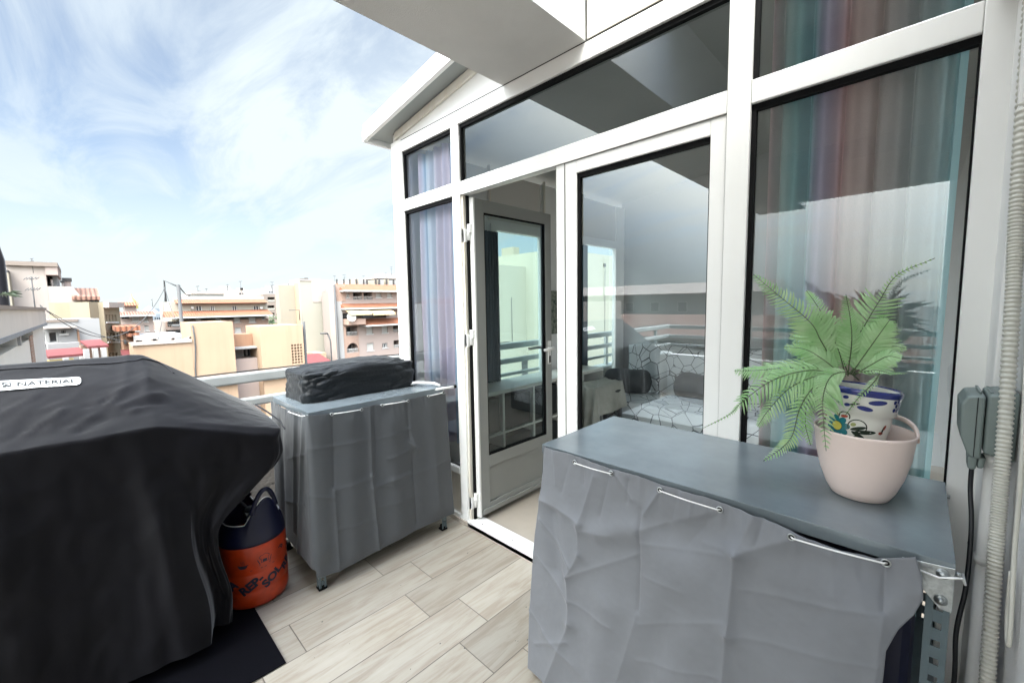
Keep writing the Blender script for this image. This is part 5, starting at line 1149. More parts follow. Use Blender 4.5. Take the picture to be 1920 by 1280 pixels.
wire(ptop, at(358, 552, 60), .3, .035, 'short wire running off right from the pole top')
wire(at(228, 620, 27), at(300, 624, 28), .25, .011, 'thin low wire strung between the balconied house and the pole')
# --- left: grey white block nearest on the left edge
f_ = Fac(66, 21, 180)
b = Bld('left_apartment_house', 'grey rendered house at the left photo edge, open loggia under a solid band', f_, -70, 79, 583, mat('shade_lifted_white_render', (.56,.55,.52), .85, var=(.4,.05), stain=(.9,.3,(.42,.40,.37))), depth=11, T=1.3, core=M['recess'])  # render colour lightened to make up for the shade on this face
aa, ab, za, zb2 = f_.rect(-70, 638, 66, 656)
zt1 = f_.uz(30, 626)[1]; zt2 = f_.uz(30, 650)[1]
b.holes.append((b.u0+.5, f_.uz(32,640)[0], zt2, zt1)); b.holes.append((f_.uz(35,640)[0], f_.uz(64,640)[0], zt2, zt1))
b.part('upper_band', mat('shade_lifted_grey_render', (.48,.44,.40), .85, var=(.6,.1), stain=(1,.4,(.34,.30,.27))), lambda q: q.box(b.u0, b.u1+.02, -.10, -.004, zt1, b.zt+.02)); b.part('roof_edge', M['w_brown'], lambda q: q.box(b.u0, b.u1+.03, -.14, .2, b.zt+.022, b.zt+.10))  # band colour likewise lightened against the shade
b.part('loggia_window', M['win_dark'], lambda q: q.box(f_.uz(36,640)[0], f_.uz(52,640)[0], .9, .96, zt2, zt1)); b.part('loggia_curtain', mat('blue_loggia_blind', (.25,.36,.52), .8), lambda q: q.box(f_.uz(2,640)[0], f_.uz(8,640)[0], .5, .56, zt2, zt1))
b.part('balcony_railing', M['grey_sheet'], lambda q: q.box(b.u0, b.u1, -.12, -.06, zt2+.25, zt2+.33)); b.part('column', M['w_white'], lambda q: q.box(f_.uz(32.2,640)[0], f_.uz(34.8,640)[0], -.05, 1.29, zt2, zt1))
b.part('shutter', M['brick'], lambda q: q.box(f_.uz(56,650)[0], f_.uz(61,650)[0], -.03, -.004, zt2-1.0, zt2+.1))
b.done()
# big pale party-wall building
f_ = Fac(60, 38, 90)
b = Bld('party_wall_building', 'tall pale building with a bare windowless side wall, stair tower and black capped chimney', f_, 24, 96, 499, M['w_grey'], depth=14)
zA = f_.uz(120, 537)[1]; zB = f_.uz(160, 570)[1]
b.part('lower_wing', M['w_grey'], lambda q: q.prism([(b.u1+.004,G0),(f_.uz(180,600)[0],G0),(f_.uz(176,570)[0],zB),(f_.uz(150,553)[0],f_.uz(150,553)[1]),(f_.uz(136,541)[0],zA),(b.u1+.004,zA)], lambda a_, b_, t_: (a_, t_, b_), .0, 14))
b.part('roof_slab', M['w_brown'], lambda q: q.box(f_.uz(9,510)[0], f_.uz(109,505)[0], -.3, 6, b.zt, b.zt+.25)); b.part('slab_edge', M['w_pink'], lambda q: q.box(f_.uz(9,510)[0], f_.uz(109,505)[0], -.28, 6, b.zt-.55, b.zt-.004) if False else q.box(b.u1+.002, f_.uz(108,505)[0], -.2, 6, b.zt-.5, b.zt-.004))
b.part('stair_tower', M['w_white'], lambda q: q.box(f_.uz(97,520)[0], f_.uz(106,520)[0], 1.0, 5, zA+.003, b.zt-.51))
b.part('front_chimney', M['w_cream'], lambda q: q.box(f_.uz(9,540)[0], f_.uz(23,540)[0], -1, 1.0, G0, f_.uz(16,513)[1])); b.part('chimney_cap', M['black_cap'], lambda q: q.box(f_.uz(10,540)[0], f_.uz(22,540)[0], -.95, .95, f_.uz(16,512.6)[1], f_.uz(16,508)[1]))
cap(b, 119, 521, 133, 538, 1.5, M['w_pink']); cap(b, 115, 526, 119, 536, 1.2)
z_, z2 = f_.uz(160, 551)[1], f_.uz(160, 541)[1]
b.part('tiled_roof', M['tile_br'], lambda q: (q.prism([(-.8,f_.uz(168,556,-.8)[1]),(4,f_.uz(156,540,4)[1]),(5.5,f_.uz(156,540,4)[1]),(5.5,f_.uz(168,556,-.8)[1]-.2),(-.8,f_.uz(168,556,-.8)[1]-.2)], lambda a_, b_, t_: (t_, a_, b_), f_.uz(134,550)[0], f_.uz(186,550)[0])))
wq = f_.rect(146, 557, 187, 571, 2)
b.part('attic_wall', M['w_tan'], lambda q: q.box(f_.uz(137,560)[0], f_.uz(186,560)[0], .4, 5, zB-.5, z_-.3))
for x in (150, 158, 166, 173, 180):
    q0 = f_.rect(x-2.5, 559, x+2.5, 570, .39); b.part('arched_window', M['win_dark'], lambda q: q.box(q0[0], q0[1], .36, .396, q0[2], q0[3]))
b.done()
# white house with red sheet roofs
f_ = Fac(140, 28, 100)
b = Bld('white_back_house', 'small white house with two doors and red sheet awnings below the tall bare wall', f_, 76, 186, 598, M['w_white'], depth=3.4)
b.win(92, 622, 109, 642, lights=1); b.win(78, 624, 86, 642, lights=1); b.win(115, 619, 123, 625, lights=2)
b.part('canopy_ledge', M['w_grey'], lambda q: q.box(f_.uz(80,614)[0], f_.uz(140,614)[0], -.5, -.004, f_.uz(110,615)[1], f_.uz(110,612)[1]))
b.part('balcony_front', M['w_white'], lambda q: q.box(f_.uz(80,650)[0], f_.uz(138,650)[0], -1.2, -.9, f_.uz(110,664,-1)[1], f_.uz(110,643,-1)[1]))
b.part('wall_pipe', M['w_rust'], lambda q: q.box(f_.uz(146,640)[0], f_.uz(149,640)[0], -.15, -.004, f_.uz(147,652)[1], f_.uz(147,617)[1])); b.part('rough_band', M['w_brown'], lambda q: q.box(f_.uz(76,597)[0], f_.uz(146,597)[0], -.05, -.004, b.zt-.12, b.zt))
b.done()
for (x0, x1, y0, y1, lb) in ((83,158,657,664,'larger red sheet canopy with a cream striped front below the white house'),(158,196,640,647,'smaller red sheet canopy on white posts beside the tan house')):
    t = empty('red_canopy', at((x0+x1)/2, y1, 26), lb, 'canopy', 'red sheet canopies'); ff = Fac((x0+x1)/2, 26, 104); a0, a1 = ff.uz(x0, y1)[0], ff.uz(x1, y1)[0]; zc0 = ff.uz((x0+x1)/2, y1)[1]
    G(ff.M).prism([(-.5,zc0),(.5,zc0+.22),(.5,zc0+.14),(-.5,zc0-.1)], lambda a_, b_, t_: (t_, a_, b_), a0, a1).build('roof_sheet', M['red_sheet'], t)
    q = G(ff.M)
    for k_ in range(3 if x0 > 100 else 2): uu = a1-.3-(a1-a0)*.42*k_; q.box(uu, uu+.16, -.7, -.55, G0, zc0-.1)
    q.build('post', M['wframe'], t)
    if x0 < 100: G(ff.M).box(a0-.3, a0+(a1-a0)*.62, -.45, -.4, zc0-1.3, zc0-.15).build('striped_curtain', mat('ochre_striped_blind', (.60,.46,.20), .9, stain=(3.5,.8,(.42,.30,.10))), t)
    else: G(ff.M).box(a0, a1, .5, .7, G0, zc0).build('wall', M['brick'], t)
# tan corner house
f_ = Fac(178, 33, 135)
b = Bld('tan_corner_house', 'tan rendered corner house with rows of narrow windows', f_, 170, 196, 566, M['w_tan'], depth=2.2); b.done()
f2 = Fac(196, 33.2, 160)
b2 = Bld('tan_street_front', 'foreshortened tan street front with three rows of narrow windows next to the blank tan wall', f2, 196.4, 226, 567, M['w_tan'], depth=2.0)
for x in (200.5, 206, 211.5, 217): b2.win(x-1.9, 590, x+1.9, 603, lights=1)
for x in (203, 209, 214.5, 221): b2.win(x-1.8, 624, x+1.8, 640, lights=1)
for x in (207, 213, 219): b2.win(x-2, 661, x+2, 675, lights=1)
b2.part('cornice', M['w_grey'], lambda q: q.box(b2.u0, b2.u1, -.25, -.004, b2.zt-.3, b2.zt)); b2.done()
# pink brick building with balconies
f_ = Fac(250, 58, 90)
b = Bld('pink_balconied_building', 'pink rendered apartment building with tiled eaves and two stacked corner balconies', f_, 226, 287, 588, M['w_pink'], depth=4.5, T=1.4, core=M['recess'])
b.balc(228, 593, 242, 601); b.balc(228, 611, 244, 620); b.win(248, 593, 261, 602, 'shut', 1); b.win(249, 611, 261, 620, 'shut', 1); b.win(270, 592, 277, 603, 'shut', 1); b.win(271, 610, 279, 620, 'shut', 1); b.win(270, 630, 279, 640, 'shut', 1)
b.tiles(222, 584, 290, 590, .9, 1.2, M['tile_br'])
b.part('penthouse', M['w_pink'], lambda q: q.box(b.u0+.5, f_.uz(256,580,2)[0], 2, 4.4, b.zt+.01, f_.uz(240,572,2)[1])); a0 = f_.rect(222, 566, 260, 573, 2)
b.part('penthouse_roof', M['tile'], lambda q: q.prism([(1.4,a0[2]),(3,a0[3]),(4.6,a0[3]),(4.6,a0[2])], lambda a_, b_, t_: (t_, a_, b_), a0[0], a0[1])); b.done()
# orange patio bits
f_ = Fac(240, 31, 90)
b = Bld('orange_patio_house', 'small orange house with red tile cornices squeezed behind the ochre wall', f_, 227, 251, 620, M['w_rust'], depth=3)
b.part('tiled_roof', M['tile'], lambda q: q.box(b.u0-.3, b.u1+.2, -.5, 3.1, b.zt+.003, b.zt+.25)); a0 = f_.rect(236, 624, 260, 630); b.part('tiled_ledge', M['tile'], lambda q: q.box(a0[0], a0[1], -.5, -.01, a0[2], a0[3]))
a0 = f_.rect(226, 655, 251, 666); b.part('red_porch_roof', M['red_sheet'], lambda q: q.prism([(-1.4,a0[2]),(-.01,a0[3]),(-.01,a0[2])], lambda a_, b_, t_: (t_, a_, b_), a0[0], a0[1])); b.part('wall_unit', M['black_cap'], lambda q: q.box(*[f_.uz(x,640)[0] for x in (232,236)], -.4, -.01, f_.uz(234,644)[1], f_.uz(234,636)[1])); b.done()
# far pyramid-roofed hall
f_ = Fac(285, 150, 90)
b = Bld('pyramid_roofed_hall', 'distant grey hall with a pointed grey pyramid roof', f_, 266, 320, 588, M['grey_sheet'], depth=20)
pa, pb2 = f_.uz(266,588)[0], f_.uz(304,588)[0]; pm = (pa+pb2)/2; zp = f_.uz(285,572)[1]
b.part('pyramid_roof', M['grey_sheet'], lambda q: q.add([(pa,0,b.zt),(pb2,0,b.zt),(pb2,14,b.zt),(pa,14,b.zt),(pm,7,zp)], [(0,1,4),(1,2,4),(2,3,4),(3,0,4)])); b.part('side_roof', M['grey_sheet'], lambda q: q.box(pb2-2, f_.uz(316,588)[0], 4, 14, b.zt+.01, f_.uz(310,578)[1])); 
for x in range(290, 320, 4): a0 = f_.rect(x, 595, x+2, 599); b.part('window', M['win_dark'], lambda q: q.box(a0[0], a0[1], -.1, -.01, a0[2], a0[3]))
b.done()
f_ = Fac(285, 110, 90); b = Bld('flat_roofed_block', 'low pinkish flat roofed block between the pink building and the pole', f_, 280, 330, 602, M['w_brown'], depth=10); b.done()
f_ = Fac(285, 80, 90); b = Bld('brown_roof_house', 'low house with a dull brown tiled roof between the pink building and the pole', f_, 286, 332, 616, M['w_pink'], depth=8); b.tiles(286, 611, 332, 617, 1, 3, M['tile_br']); b.done()
# yellow cupola
p = at(248, 567, 120); t = empty('cupola', p, 'tiny yellow tiled cupola peeking over the pink building', 'cupola'); G().lathe([(.9,-1),(.85,.2),(.5,.8),(.12,1.3),(.04,2.2)], p-Vector((0,0,.3)), 12).build('dome', mat('yellow_cupola_tiles', (.36,.33,.09), .5), t)
# long brick building with two orange tile bands
f_ = Fac(400, 62, 90)
b = Bld('long_tiled_apartment_block', 'long salmon brick apartment block with two orange tile bands and a glazed corner balcony', f_, 312, 503, 600, M['brick'], depth=12, T=1.2, core=M['recess'])
b.balc(314, 601, 347, 612, rail='bars', door=True); b.balc(314, 618, 347, 628, rail='bars')
a0 = f_.rect(312, 613, 350, 618); b.part('pale_band', M['w_pink'], lambda q: q.box(a0[0], a0[1], -.12, -.004, a0[2], a0[3]))
for x in (374, 411): b.win(x-6, 597.5, x+3, 604, 'shut' if x == 374 else 'glass', 2)
b.win(439, 595, 450, 604, 'half', 3); b.win(467, 595, 479, 604, 'half', 3); b.win(492, 594.5, 496, 598.5, lights=1)
b.win(441, 614, 452, 623, 'shut', 2); b.win(469, 614, 480, 622, 'shut', 2)
b.tiles(307, 582, 506, 592, 1.3, .9)
at_ = f_.rect(322, 569, 502, 583, .9)
at_b = G(f_.M); hs_ = [f_.rect(x0, 574, x1, 582, 1.0) for x0, x1 in ((336,342),(367,379),(394,403),(435,445),(475,486))]
holed(at_b, at_[0], at_[1], at_[2]-.3, at_[3]+.3, hs_, 1.0, 1.3); at_b.build('attic_wall', M['w_pale'], b.root)
b.part('attic_block', M['w_pale'], lambda q: q.box(at_[0], at_[1], 1.6, 11.8, b.zt, at_[3]+.3))
for h_ in hs_:
    w_ = b.part('window', M['wframe'], lambda q: (q.box(h_[0], h_[0]+.1, 1.1, 1.2, h_[2], h_[3]), q.box(h_[1]-.1, h_[1], 1.1, 1.2, h_[2], h_[3]), q.box((h_[0]+h_[1])/2-.05, (h_[0]+h_[1])/2+.05, 1.1, 1.2, h_[2], h_[3])))
    b.part('pane', M['win_dark'], lambda q: q.box(h_[0], h_[1], 1.22, 1.3, h_[2], h_[3]), par=w_)
a0 = f_.rect(329, 561, 500, 568, .7); b.part('upper_tiled_roof', M['tile'], lambda q: q.prism([(.1,a0[2]),(1.8,a0[3]),(1.8,a0[2])], lambda a_, b_, t_: (t_, a_, b_), a0[0], a0[1])); b.part('roof_parapet', M['w_white'], lambda q: q.box(a0[0]+.3, a0[1], 1.81, 2.1, a0[2], a0[3]+.35))
for x0, x1 in ((358,363),(487,492)): c0 = f_.rect(x0, 575, x1, 579, .8); b.part('air_conditioner', M['shutter'], lambda q: q.box(c0[0], c0[1], .6, .98, c0[2], c0[3]))
a0 = f_.rect(365, 551, 420, 559, 6); b.part('rooftop_room', M['w_white'], lambda q: q.box(a0[0], a0[1], 6, 11, at_[3]+.31, a0[3])); b.part('rooftop_room_slab', M['w_grey'], lambda q: q.box(a0[0]-.3, a0[1]+.3, 5.7, 11.3, a0[3]+.004, a0[3]+.3))
b.done()
# brown grey balconied block
f_ = Fac(515, 95, 90)
b = Bld('brown_balcony_block', 'brown grey apartment block with four floors of dark balconies between two pale buildings', f_, 497, 536, 551, M['w_brown'], depth=5, T=1.6, core=M['recess'])
for y in (557, 572.5, 586.5, 601): b.balc(502, y, 515, y+8.5, rail='solid', m=M['w_pale']); b.balc(518, y, 532, y+8.5, rail='solid', m=M['w_pale'])
b.done()
d = at(518, 600, 80); t = empty('courtyard_tree', (d.x, d.y, G0), 'dark green treetop showing just over the ochre wall', 'tree'); q = G(); q.tube([(d.x,d.y,G0),(d.x,d.y,d.z)], [.25,.1], 8); q.build('trunk', M['w_brown'], t)
q = G(); rnd = random.Random(2)
for k_ in range(700):
    v = Vector((rnd.gauss(0,1), rnd.gauss(0,1), rnd.gauss(0,.5))); v = v.normalized()*rnd.random()**.4; c_ = Vector((d.x,d.y,d.z-.9))+Vector((v.x*3.1,v.y*3.1,v.z*2)); a_ = Vector((rnd.gauss(0,1),rnd.gauss(0,1),rnd.gauss(0,1))).normalized()*.28; b_ = a_.cross(Vector((rnd.random(),rnd.random(),1))).normalized()*.2
    q.add([c_-a_, c_+b_, c_+a_, c_-b_], [(0,1,2,3)])
q.build('crown', mat('dark_green_foliage', (.05,.08,.03), .7, var=(1,.4)), t)
# big blank pale block
f_ = Fac(600, 52, 90)
b = Bld('pale_blank_block', 'large pale yellow block with bare stained walls right of centre of the skyline', f_, 566, 624.5, 527, M['w_pale'], depth=3)
b.part('left_wing', M['w_cream'], lambda q: q.box(f_.uz(533,560)[0], b.u0-.004, 1.6, 2.9, G0, f_.uz(548,535,1.6)[1])); b.part('corner_strip', M['w_beige'], lambda q: q.box(f_.uz(563,560)[0], b.u0-.006, .4, 1.59, G0, f_.uz(564,530,.4)[1]))
a0 = f_.rect(585, 531, 624.3, 566); b.part('stained_panel', M['w_grey'], lambda q: q.box(a0[0], a0[1], -.05, -.004, a0[2], a0[3]+.3))
for x in (612, 618): c0 = f_.rect(x, 551, x+4, 556, -.05); b.part('vent_window', M['win_dark'], lambda q: q.box(c0[0], c0[1], -.1, -.054, c0[2], c0[3]))
cap(b, 564, 522, 568, 528, 2); cap(b, 568.5, 522, 571.5, 528, 2); cap(b, 573, 521, 577, 528, 2)
b.part('roof_slab', M['w_grey'], lambda q: q.box(b.u0, b.u1, -.08, 3, b.zt+.003, b.zt+.18))
b.part('antenna_bracket', M['antenna'], lambda q: (q.tube([(f_.uz(540,581)[0],-.3,f_.uz(560,581)[1]),(f_.uz(559,581)[0],-.3,f_.uz(560,581)[1]),(f_.uz(559,581)[0],-.3,f_.uz(560,600)[1])], .04, 6)))
b.part('low_annex', M['w_beige'], lambda q: q.box(f_.uz(571,640)[0], f_.uz(590,640)[0], -3, -.01, G0, f_.uz(578,664,-3)[1])); b.done()
t = empty('street_lamp', f_.world(f_.uz(620,660)[0], G0, -4), 'thin grey street lamp standing against the pale blank block', 'street lamp')
u = f_.uz(621,660,-4)[0]; q = G(f_.M); q.tube([(u,-4,G0),(u,-4,f_.uz(618,640,-4)[1]),(u-.25,-4,f_.uz(618,625,-4)[1])], .07, 6); q.build('mast', M['antenna'], t); q = G(f_.M); q.tube([(u-.25,-4,f_.uz(618,625,-4)[1]),(u-1.0,-4,f_.uz(618,624,-4)[1])], .09, 6); q.build('lamp_head', M['antenna'], t)
f3 = Fac(595, 40, 90); a0 = f3.rect(575, 674, 618, 682); t = empty('red_tarpaulin_roof', f3.world(a0[0], a0[2]), 'red sheet roof low in front of the pale block, left of the black covered box', 'roof'); G(f3.M).prism([(-1.5,a0[2]),(2.5,a0[3]+.3),(2.5,a0[2]-.2),(-1.5,a0[2]-.3)], lambda a_, b_, t_: (t_, a_, b_), a0[0], a0[1]).build('sheet', M['red_sheet'], t); G(f3.M).box(a0[0], a0[1], -1.4, 2.4, G0, a0[2]-.31).build('wall', M['w_cream'], t)
# right tiled apartment building
f_ = Fac(690, 50, 90)
b = Bld('terraced_apartment_building', 'pink and salmon apartment building with orange tile bands, cream awnings and arched balcony', f_, 628, 790, 546, M['w_pink'], depth=3.2, T=1.3, core=M['recess'])
b.part('grey_pipe', M['antenna'], lambda q: q.tube([(f_.uz(625,540)[0],-.25,f_.uz(625,534)[1]),(f_.uz(632,620)[0],-.25,G0)], .13, 8))
b.part('white_strip', M['w_white'], lambda q: q.prism([(f_.uz(626,566)[0],G0),(f_.uz(646,680)[0],G0),(f_.uz(640,566)[0],f_.uz(633,565)[1]),(f_.uz(627,566)[0],f_.uz(633,565)[1])], lambda a_, b_, t_: (a_, t_, b_), -.12, -.004))
b.balc(662, 547, 679, 562, rail='bars'); b.balc(682, 547, 698, 562, rail='bars'); b.win(650, 550, 655, 558, 'shut', 1); b.win(705, 549, 715, 558, 'shut', 1); b.win(726, 549, 735, 558, 'shut', 1)
b.balc(641, 586, 724, 597, rail='none'); b.win(730, 581, 740, 591, 'shut', 1)
b.balc(649, 612, 670, 629, rail='bars'); b.balc(650, 643, 672, 661, rail='bars'); b.balc(737, 610, 748, 622, rail='bars'); b.balc(738, 638, 750, 652, rail='bars')
b.win(687, 612, 699, 626, 'shut', 1); b.win(716, 611, 727, 624, 'shut', 1); b.win(688, 643, 701, 657, 'shut', 1); b.win(717, 643, 727, 652, 'glass', 3)
a0 = f_.rect(644, 610, 673, 690); h1 = f_.rect(648.5, 611.6, 670.5, 629.4); h2 = f_.rect(649.5, 642.6, 672.5, 661.4)
b.part('salmon_panel', M['brick'], lambda q: holed(q, a0[0], a0[1], G0, a0[3], [h1, h2], -.06, -.004))
b.part('arch_infill', M['brick'], lambda q: [q.prism([(c_, h2[3]), (c_+sg*(h2[1]-h2[0])*.5, h2[3]), (c_+sg*(h2[1]-h2[0])*.42, h2[3]-.22), (c_+sg*(h2[1]-h2[0])*.48, h2[3]-.5), (c_+sg*(h2[1]-h2[0])*.505, h2[3]-.9), (c_+sg*(h2[1]-h2[0])*.505, h2[3])][:0] or [(c_+sg*(h2[1]-h2[0])*.5, h2[3]), (c_+sg*(h2[1]-h2[0])*.5, h2[3]-.9), (c_+sg*(h2[1]-h2[0])*.46, h2[3]-.5), (c_+sg*(h2[1]-h2[0])*.34, h2[3]-.22), (c_+sg*(h2[1]-h2[0])*.12, h2[3]-.03), (c_, h2[3])], lambda a_, b_, t_: (a_, t_, b_), -.05, .25) for sg in (1, -1) for c_ in ((h2[0]+h2[1])/2,)])
b.part('upper_brick_panel', M['brick'], lambda q: q.box(f_.uz(629,550)[0], f_.uz(647,550)[0], -.06, -.004, f_.uz(640,565)[1], f_.uz(640,534)[1]))
b.tiles(636, 533, 790, 545, 1.1, .9); b.tiles(638, 567, 790, 576, 1.2, .2); b.tiles(674, 596, 790, 606, 1.5, -.01); b.part('parapet', M['brick'], lambda q: q.box(f_.uz(643,603)[0], f_.uz(674,603)[0], -1.5, -.01, f_.uz(660,609,-1.5)[1], f_.uz(660,598,-1.5)[1]))
b.part('upper_wall_top', M['w_pink'], lambda q: q.box(b.u0+.5, b.u1, .91, 3.2, b.zt-.2, f_.uz(690,534,1)[1]))
for x0, x1 in ((641,682),(684,725)):
    c0 = f_.rect(x0, 577, x1, 586); aw = b.part('awning', M['awning'], lambda q: q.prism([(-1.9,c0[2]),(-.02,c0[3]),(-.02,c0[3]-.06),(-1.9,c0[2]-.06)], lambda a_, b_, t_: (t_, a_, b_), c0[0], c0[1])); b.part('valance', M['awning'], lambda q: q.box(c0[0], c0[1], -1.95, -1.9, c0[2]-.25, c0[2]-.062), par=aw)
q = G(f_.M); uu, zd = f_.uz(645,594); q.lathe([(.001,0),(.3,.03),(.5,.12)], (0,0,0), 20, Matrix.Translation((uu,-1.7,zd)) @ Matrix.Rotation(R(80), 4, 'X')); q.build('satellite_dish', M['wframe'], b.root)
rnd = random.Random(8)
for k_ in range(8):
    x = 640+14*k_+rnd.random()*5; c0 = f_.rect(x, 528-2*rnd.random(), x+3+7*rnd.random(), 534, 5); b.part('rooftop_room', M['w_white'] if k_ % 2 else M['w_cream'], lambda q: q.box(c0[0], c0[1], 1.2, 3.0, f_.uz(690,536,1)[1], c0[3]))
for k_ in range(12):
    x = 610+11*k_+rnd.random()*6; c0 = f_.rect(x, 527-2*rnd.random(), x+1.8, 533, 4); b.part('vent', M['black_cap'], lambda q: q.box(c0[0], c0[1], 1.0, 1.19, f_.uz(690,536,1)[1], c0[3]))
b.done()
f_ = Fac(728, 75, 90); b = Bld('rooftop_lift_house', 'small white lift house with aerials rising at the right end of the skyline', f_, 716, 760, 523, M['w_white'], depth=5); b.win(726, 521.8, 730, 525.5, lights=1); b.part('roof_slab', M['w_grey'], lambda q: q.box(b.u0-.6, b.u1, -.4, 5, b.zt+.002, b.zt+.25)); b.part('top_box', M['w_white'], lambda q: q.box(f_.uz(724,520)[0], f_.uz(745,520)[0], 1, 4, b.zt+.26, f_.uz(735,512)[1])); b.done()
# white skyline behind
rnd = random.Random(11); desc = ['widest','stepped','plain','narrow','tallest','squat','long','last']
for k_, (x0, x1, y, Dd) in enumerate(((338,372,557,170),(366,420,551,150),(414,440,541,180),(436,470,544,165),(468,500,546,190),(500,528,541,140),(520,545,538,175),(545,570,532,200),(590,640,528,160),(655,715,527,150))):
    f_ = Fac((x0+x1)/2, Dd, 90)
    nm = ['grey white flat block just right of the pole','long low white block over the tiled roof','white block with aerials left of the skyline middle','white block beneath the tallest aerial','white block left of the brown balcony block','white roof storey directly over the brown balcony block','pale block just left of the blank yellow walls','pale rooftop behind the three small chimney caps','low white roofs behind the blank pale block','low cream roofs behind the orange tiled roof'][k_]
    b = Bld('skyline_block', nm, f_, x0, x1, y, M['w_white'] if k_ % 3 else M['w_grey'], depth=12, group='white blocks on the skyline')
    for _ in range(3): 
        x = x0+(x1-x0)*rnd.random()*.8; c0 = f_.rect(x, y-3-3*rnd.random(), x+3+5*rnd.random(), y, 4); b.part('rooftop_room', M['w_white'], lambda q: q.box(c0[0], c0[1], 4, 8, b.zt, c0[3]))
        c0 = f_.rect(x, y+5, x+2, y+8); b.part('window', M['win_dark'], lambda q: q.box(c0[0], c0[1], -.08, -.005, c0[2], c0[3]))
    b.done()
for (x, yb, yt, Dd, k_, lb) in ((61,499,484,38,1,'tangled aerial on top of the tall bare party wall'),(66,580,519,24,1,'tall two armed aerial in front of the bare party wall'),(286,572,561,150,0,'tiny aerial above the pyramid roof'),(372,556,536,100,0,'aerial right of the pole over the tiled roof'),(427,545,533,120,1,'short aerial left of the tallest skyline one'),(452,545,527,110,0,'tallest thin aerial over the long tiled block'),(511,545,528,100,1,'bushy aerial above the brown balcony block'),(541,538,532,100,0,'small aerial left of the three chimney caps'),(628,531,517,90,0,'aerial right of the blank pale block'),(646,530,514,92,1,'thin aerial over the left end of the orange tile roof'),(682,530,517,95,0,'faint aerial over the middle of the orange tile roof'),(734,512,500,76,1,'double aerial on the lift house beside the white corner post'),(388,556,541,130,0,'small aerial above the rooftop room of the tiled block'),(724,520,511,74,1,'low aerial at the left edge of the lift house')):
    antenna(x, yb, yt, Dd, lb, k_)
# the dark thing at the photo's left edge
p = at(2, 545, 22); t = empty('folded_parasol', p, 'dark furled parasol top at the very left edge', 'parasol'); G().tube([p-Vector((0,0,1.6)), p-Vector((0,0,.5)), p+Vector((0,0,1.0)), p+Vector((0,0,1.9))], [.10,.16,.17,.03], 10).build('furled_fabric', M['cover'], t)
p = at(3, 552, 21); t = empty('edge_palm', (p.x,p.y,p.z-1), 'dark green palm leaves at the very left edge above the grey house', 'plant'); q = G(); rnd = random.Random(4)
for k_ in range(26):
    a_ = rnd.random()*6.28; dd_ = Vector((math.cos(a_), math.sin(a_), .5*rnd.random())); s_ = dd_.cross(Vector((0,0,1))).normalized(); q.add([p-s_*.015, p+s_*.015, p+dd_*.28+s_*.03-Vector((0,0,.01)), p+dd_*.46-Vector((0,0,.12)), p+dd_*.28-s_*.03], [(0,1,2,3,4)])
q.build('leaf', mat('dark_palm_leaf', (.02,.035,.015), .6), t)
# houses seen through the side windows
f_ = Fac(970, 24, 90)
b = Bld('pale_yellow_house', 'tall bare pale yellow house wall seen through the open door glass', f_, 931, 1040, 500, M['w_pale'], depth=7); b.part('chimney', M['w_cream'], lambda q: q.box(f_.uz(986,490)[0], f_.uz(997,490)[0], 1, 2, b.zt-.1, f_.uz(990,466,1)[1])); b.part('low_wing', M['w_pale'], lambda q: q.box(f_.uz(925,570)[0], b.u0-.004, 0, 6, G0, f_.uz(928,570)[1]))
b.part('wall_pipe', M['antenna'], lambda q: q.tube([(f_.uz(958,560)[0],-.05,f_.uz(958,558)[1]),(f_.uz(958,560)[0],-.05,f_.uz(958,640)[1])], .015, 6)); b.part('low_window', M['win_dark'], lambda q: q.box(f_.uz(978,680)[0], f_.uz(992,680)[0], -.06, -.004, f_.uz(985,712)[1], f_.uz(985,668)[1])); b.done()
f_ = Fac(915, 60, 90); b = Bld('cream_far_house', 'cream house with small windows at the left of the view through the door glass', f_, 896, 940, 545, M['w_cream'], depth=8); b.win(916, 556, 922, 566); b.win(928, 556, 933, 566); b.done()
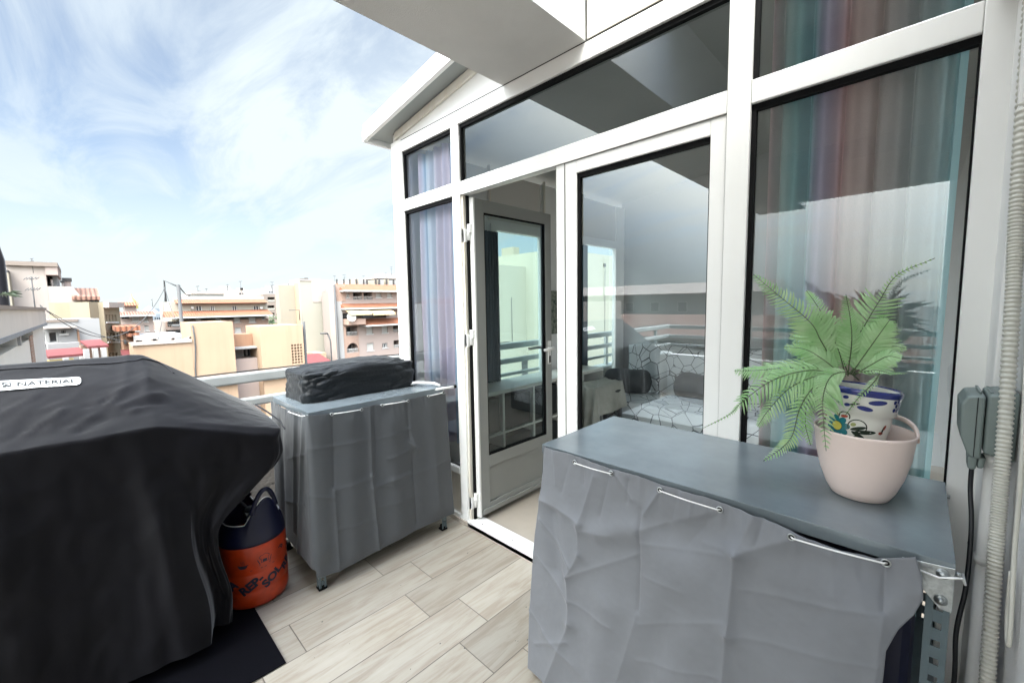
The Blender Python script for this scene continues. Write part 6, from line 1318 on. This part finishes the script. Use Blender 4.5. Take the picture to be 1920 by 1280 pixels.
f_ = Fac(1115, 26, 90); b = Bld('pale_yellow_gable_house', 'pale yellow blank wall seen through the fixed pane above the blanket', f_, 1046, 1160, 474, M['w_pale'], depth=7); b.part('wall_pipe', M['antenna'], lambda q: q.tube([(f_.uz(1133,560)[0],-.05,f_.uz(1133,505)[1]),(f_.uz(1133,560)[0],-.05,f_.uz(1133,640)[1])], .015, 6)); b.part('vent', M['black_cap'], lambda q: q.box(f_.uz(1131,497)[0], f_.uz(1135,497)[0], -.05, -.004, f_.uz(1133,500)[1], f_.uz(1133,494)[1])); b.done()
# roofs opposite, mirrored in the panes
def opp(name, label, x0, x1, y, dep, ztop, wall, roof, nwin=6):
    t = empty(name, ((x0+x1)/2, y, G0), label, 'building', 'houses mirrored in the panes')
    G().box(x0, x1, y-dep, y, G0, ztop).build('wall', wall, t)
    G().prism([(y+.8,ztop-.1),(y-dep/2,ztop+1.3),(y-dep-.5,ztop+.2),(y-dep-.5,ztop),(y+.8,ztop-.25)], lambda a_, b_, t_: (t_, a_, b_), x0-.5, x1+.5).build('tiled_roof', roof, t)
    for i in range(nwin):
        u = x0+(x1-x0)*(i+.5)/nwin
        for z in (ztop-2.4, ztop-5.4): w_ = G().box(u-.6, u+.6, y+.005, y+.05, z, z+1.3).build('window', M['wframe'], t); G().box(u-.5, u+.5, y+.051, y+.07, z+.1, z+1.2).build('pane', M['win_dark'], w_)
opp('tiled_row_house', 'long brown tiled row house mirrored in the fixed pane', -34, -6, -26, 10, -1.0, M['w_cream'], M['tile_br'])
opp('tiled_row_house', 'taller grey block behind the tiled row, mirrored in the fixed pane', -44, -12, -48, 10, 2.4, M['w_white'], M['w_grey'], 9)
opp('tiled_row_house', 'pinkish tiled house mirrored behind the fern', -5, 16, -30, 10, -2.2, M['w_pink'], M['tile_br'])
opp('tiled_row_house', 'pale far block mirrored above the tiled roofs on the left of the fixed pane', -70, -48, -40, 10, 1.2, M['w_pale'], M['tile_br'])

t = empty('antenna', (-19, -27, 1.6), 'tall aerial mirrored in the fixed pane', 'antenna', 'rooftop antennas'); q = G(); q.tube([(-19,-27,1),(-19,-27,5.2)], .04, 6); q.build('mast', M['antenna'], t)
for z in (4.9, 3.9): G().tube([(-19.6,-27,z),(-18.4,-27,z)], .03, 5).build('element', M['antenna'], t)
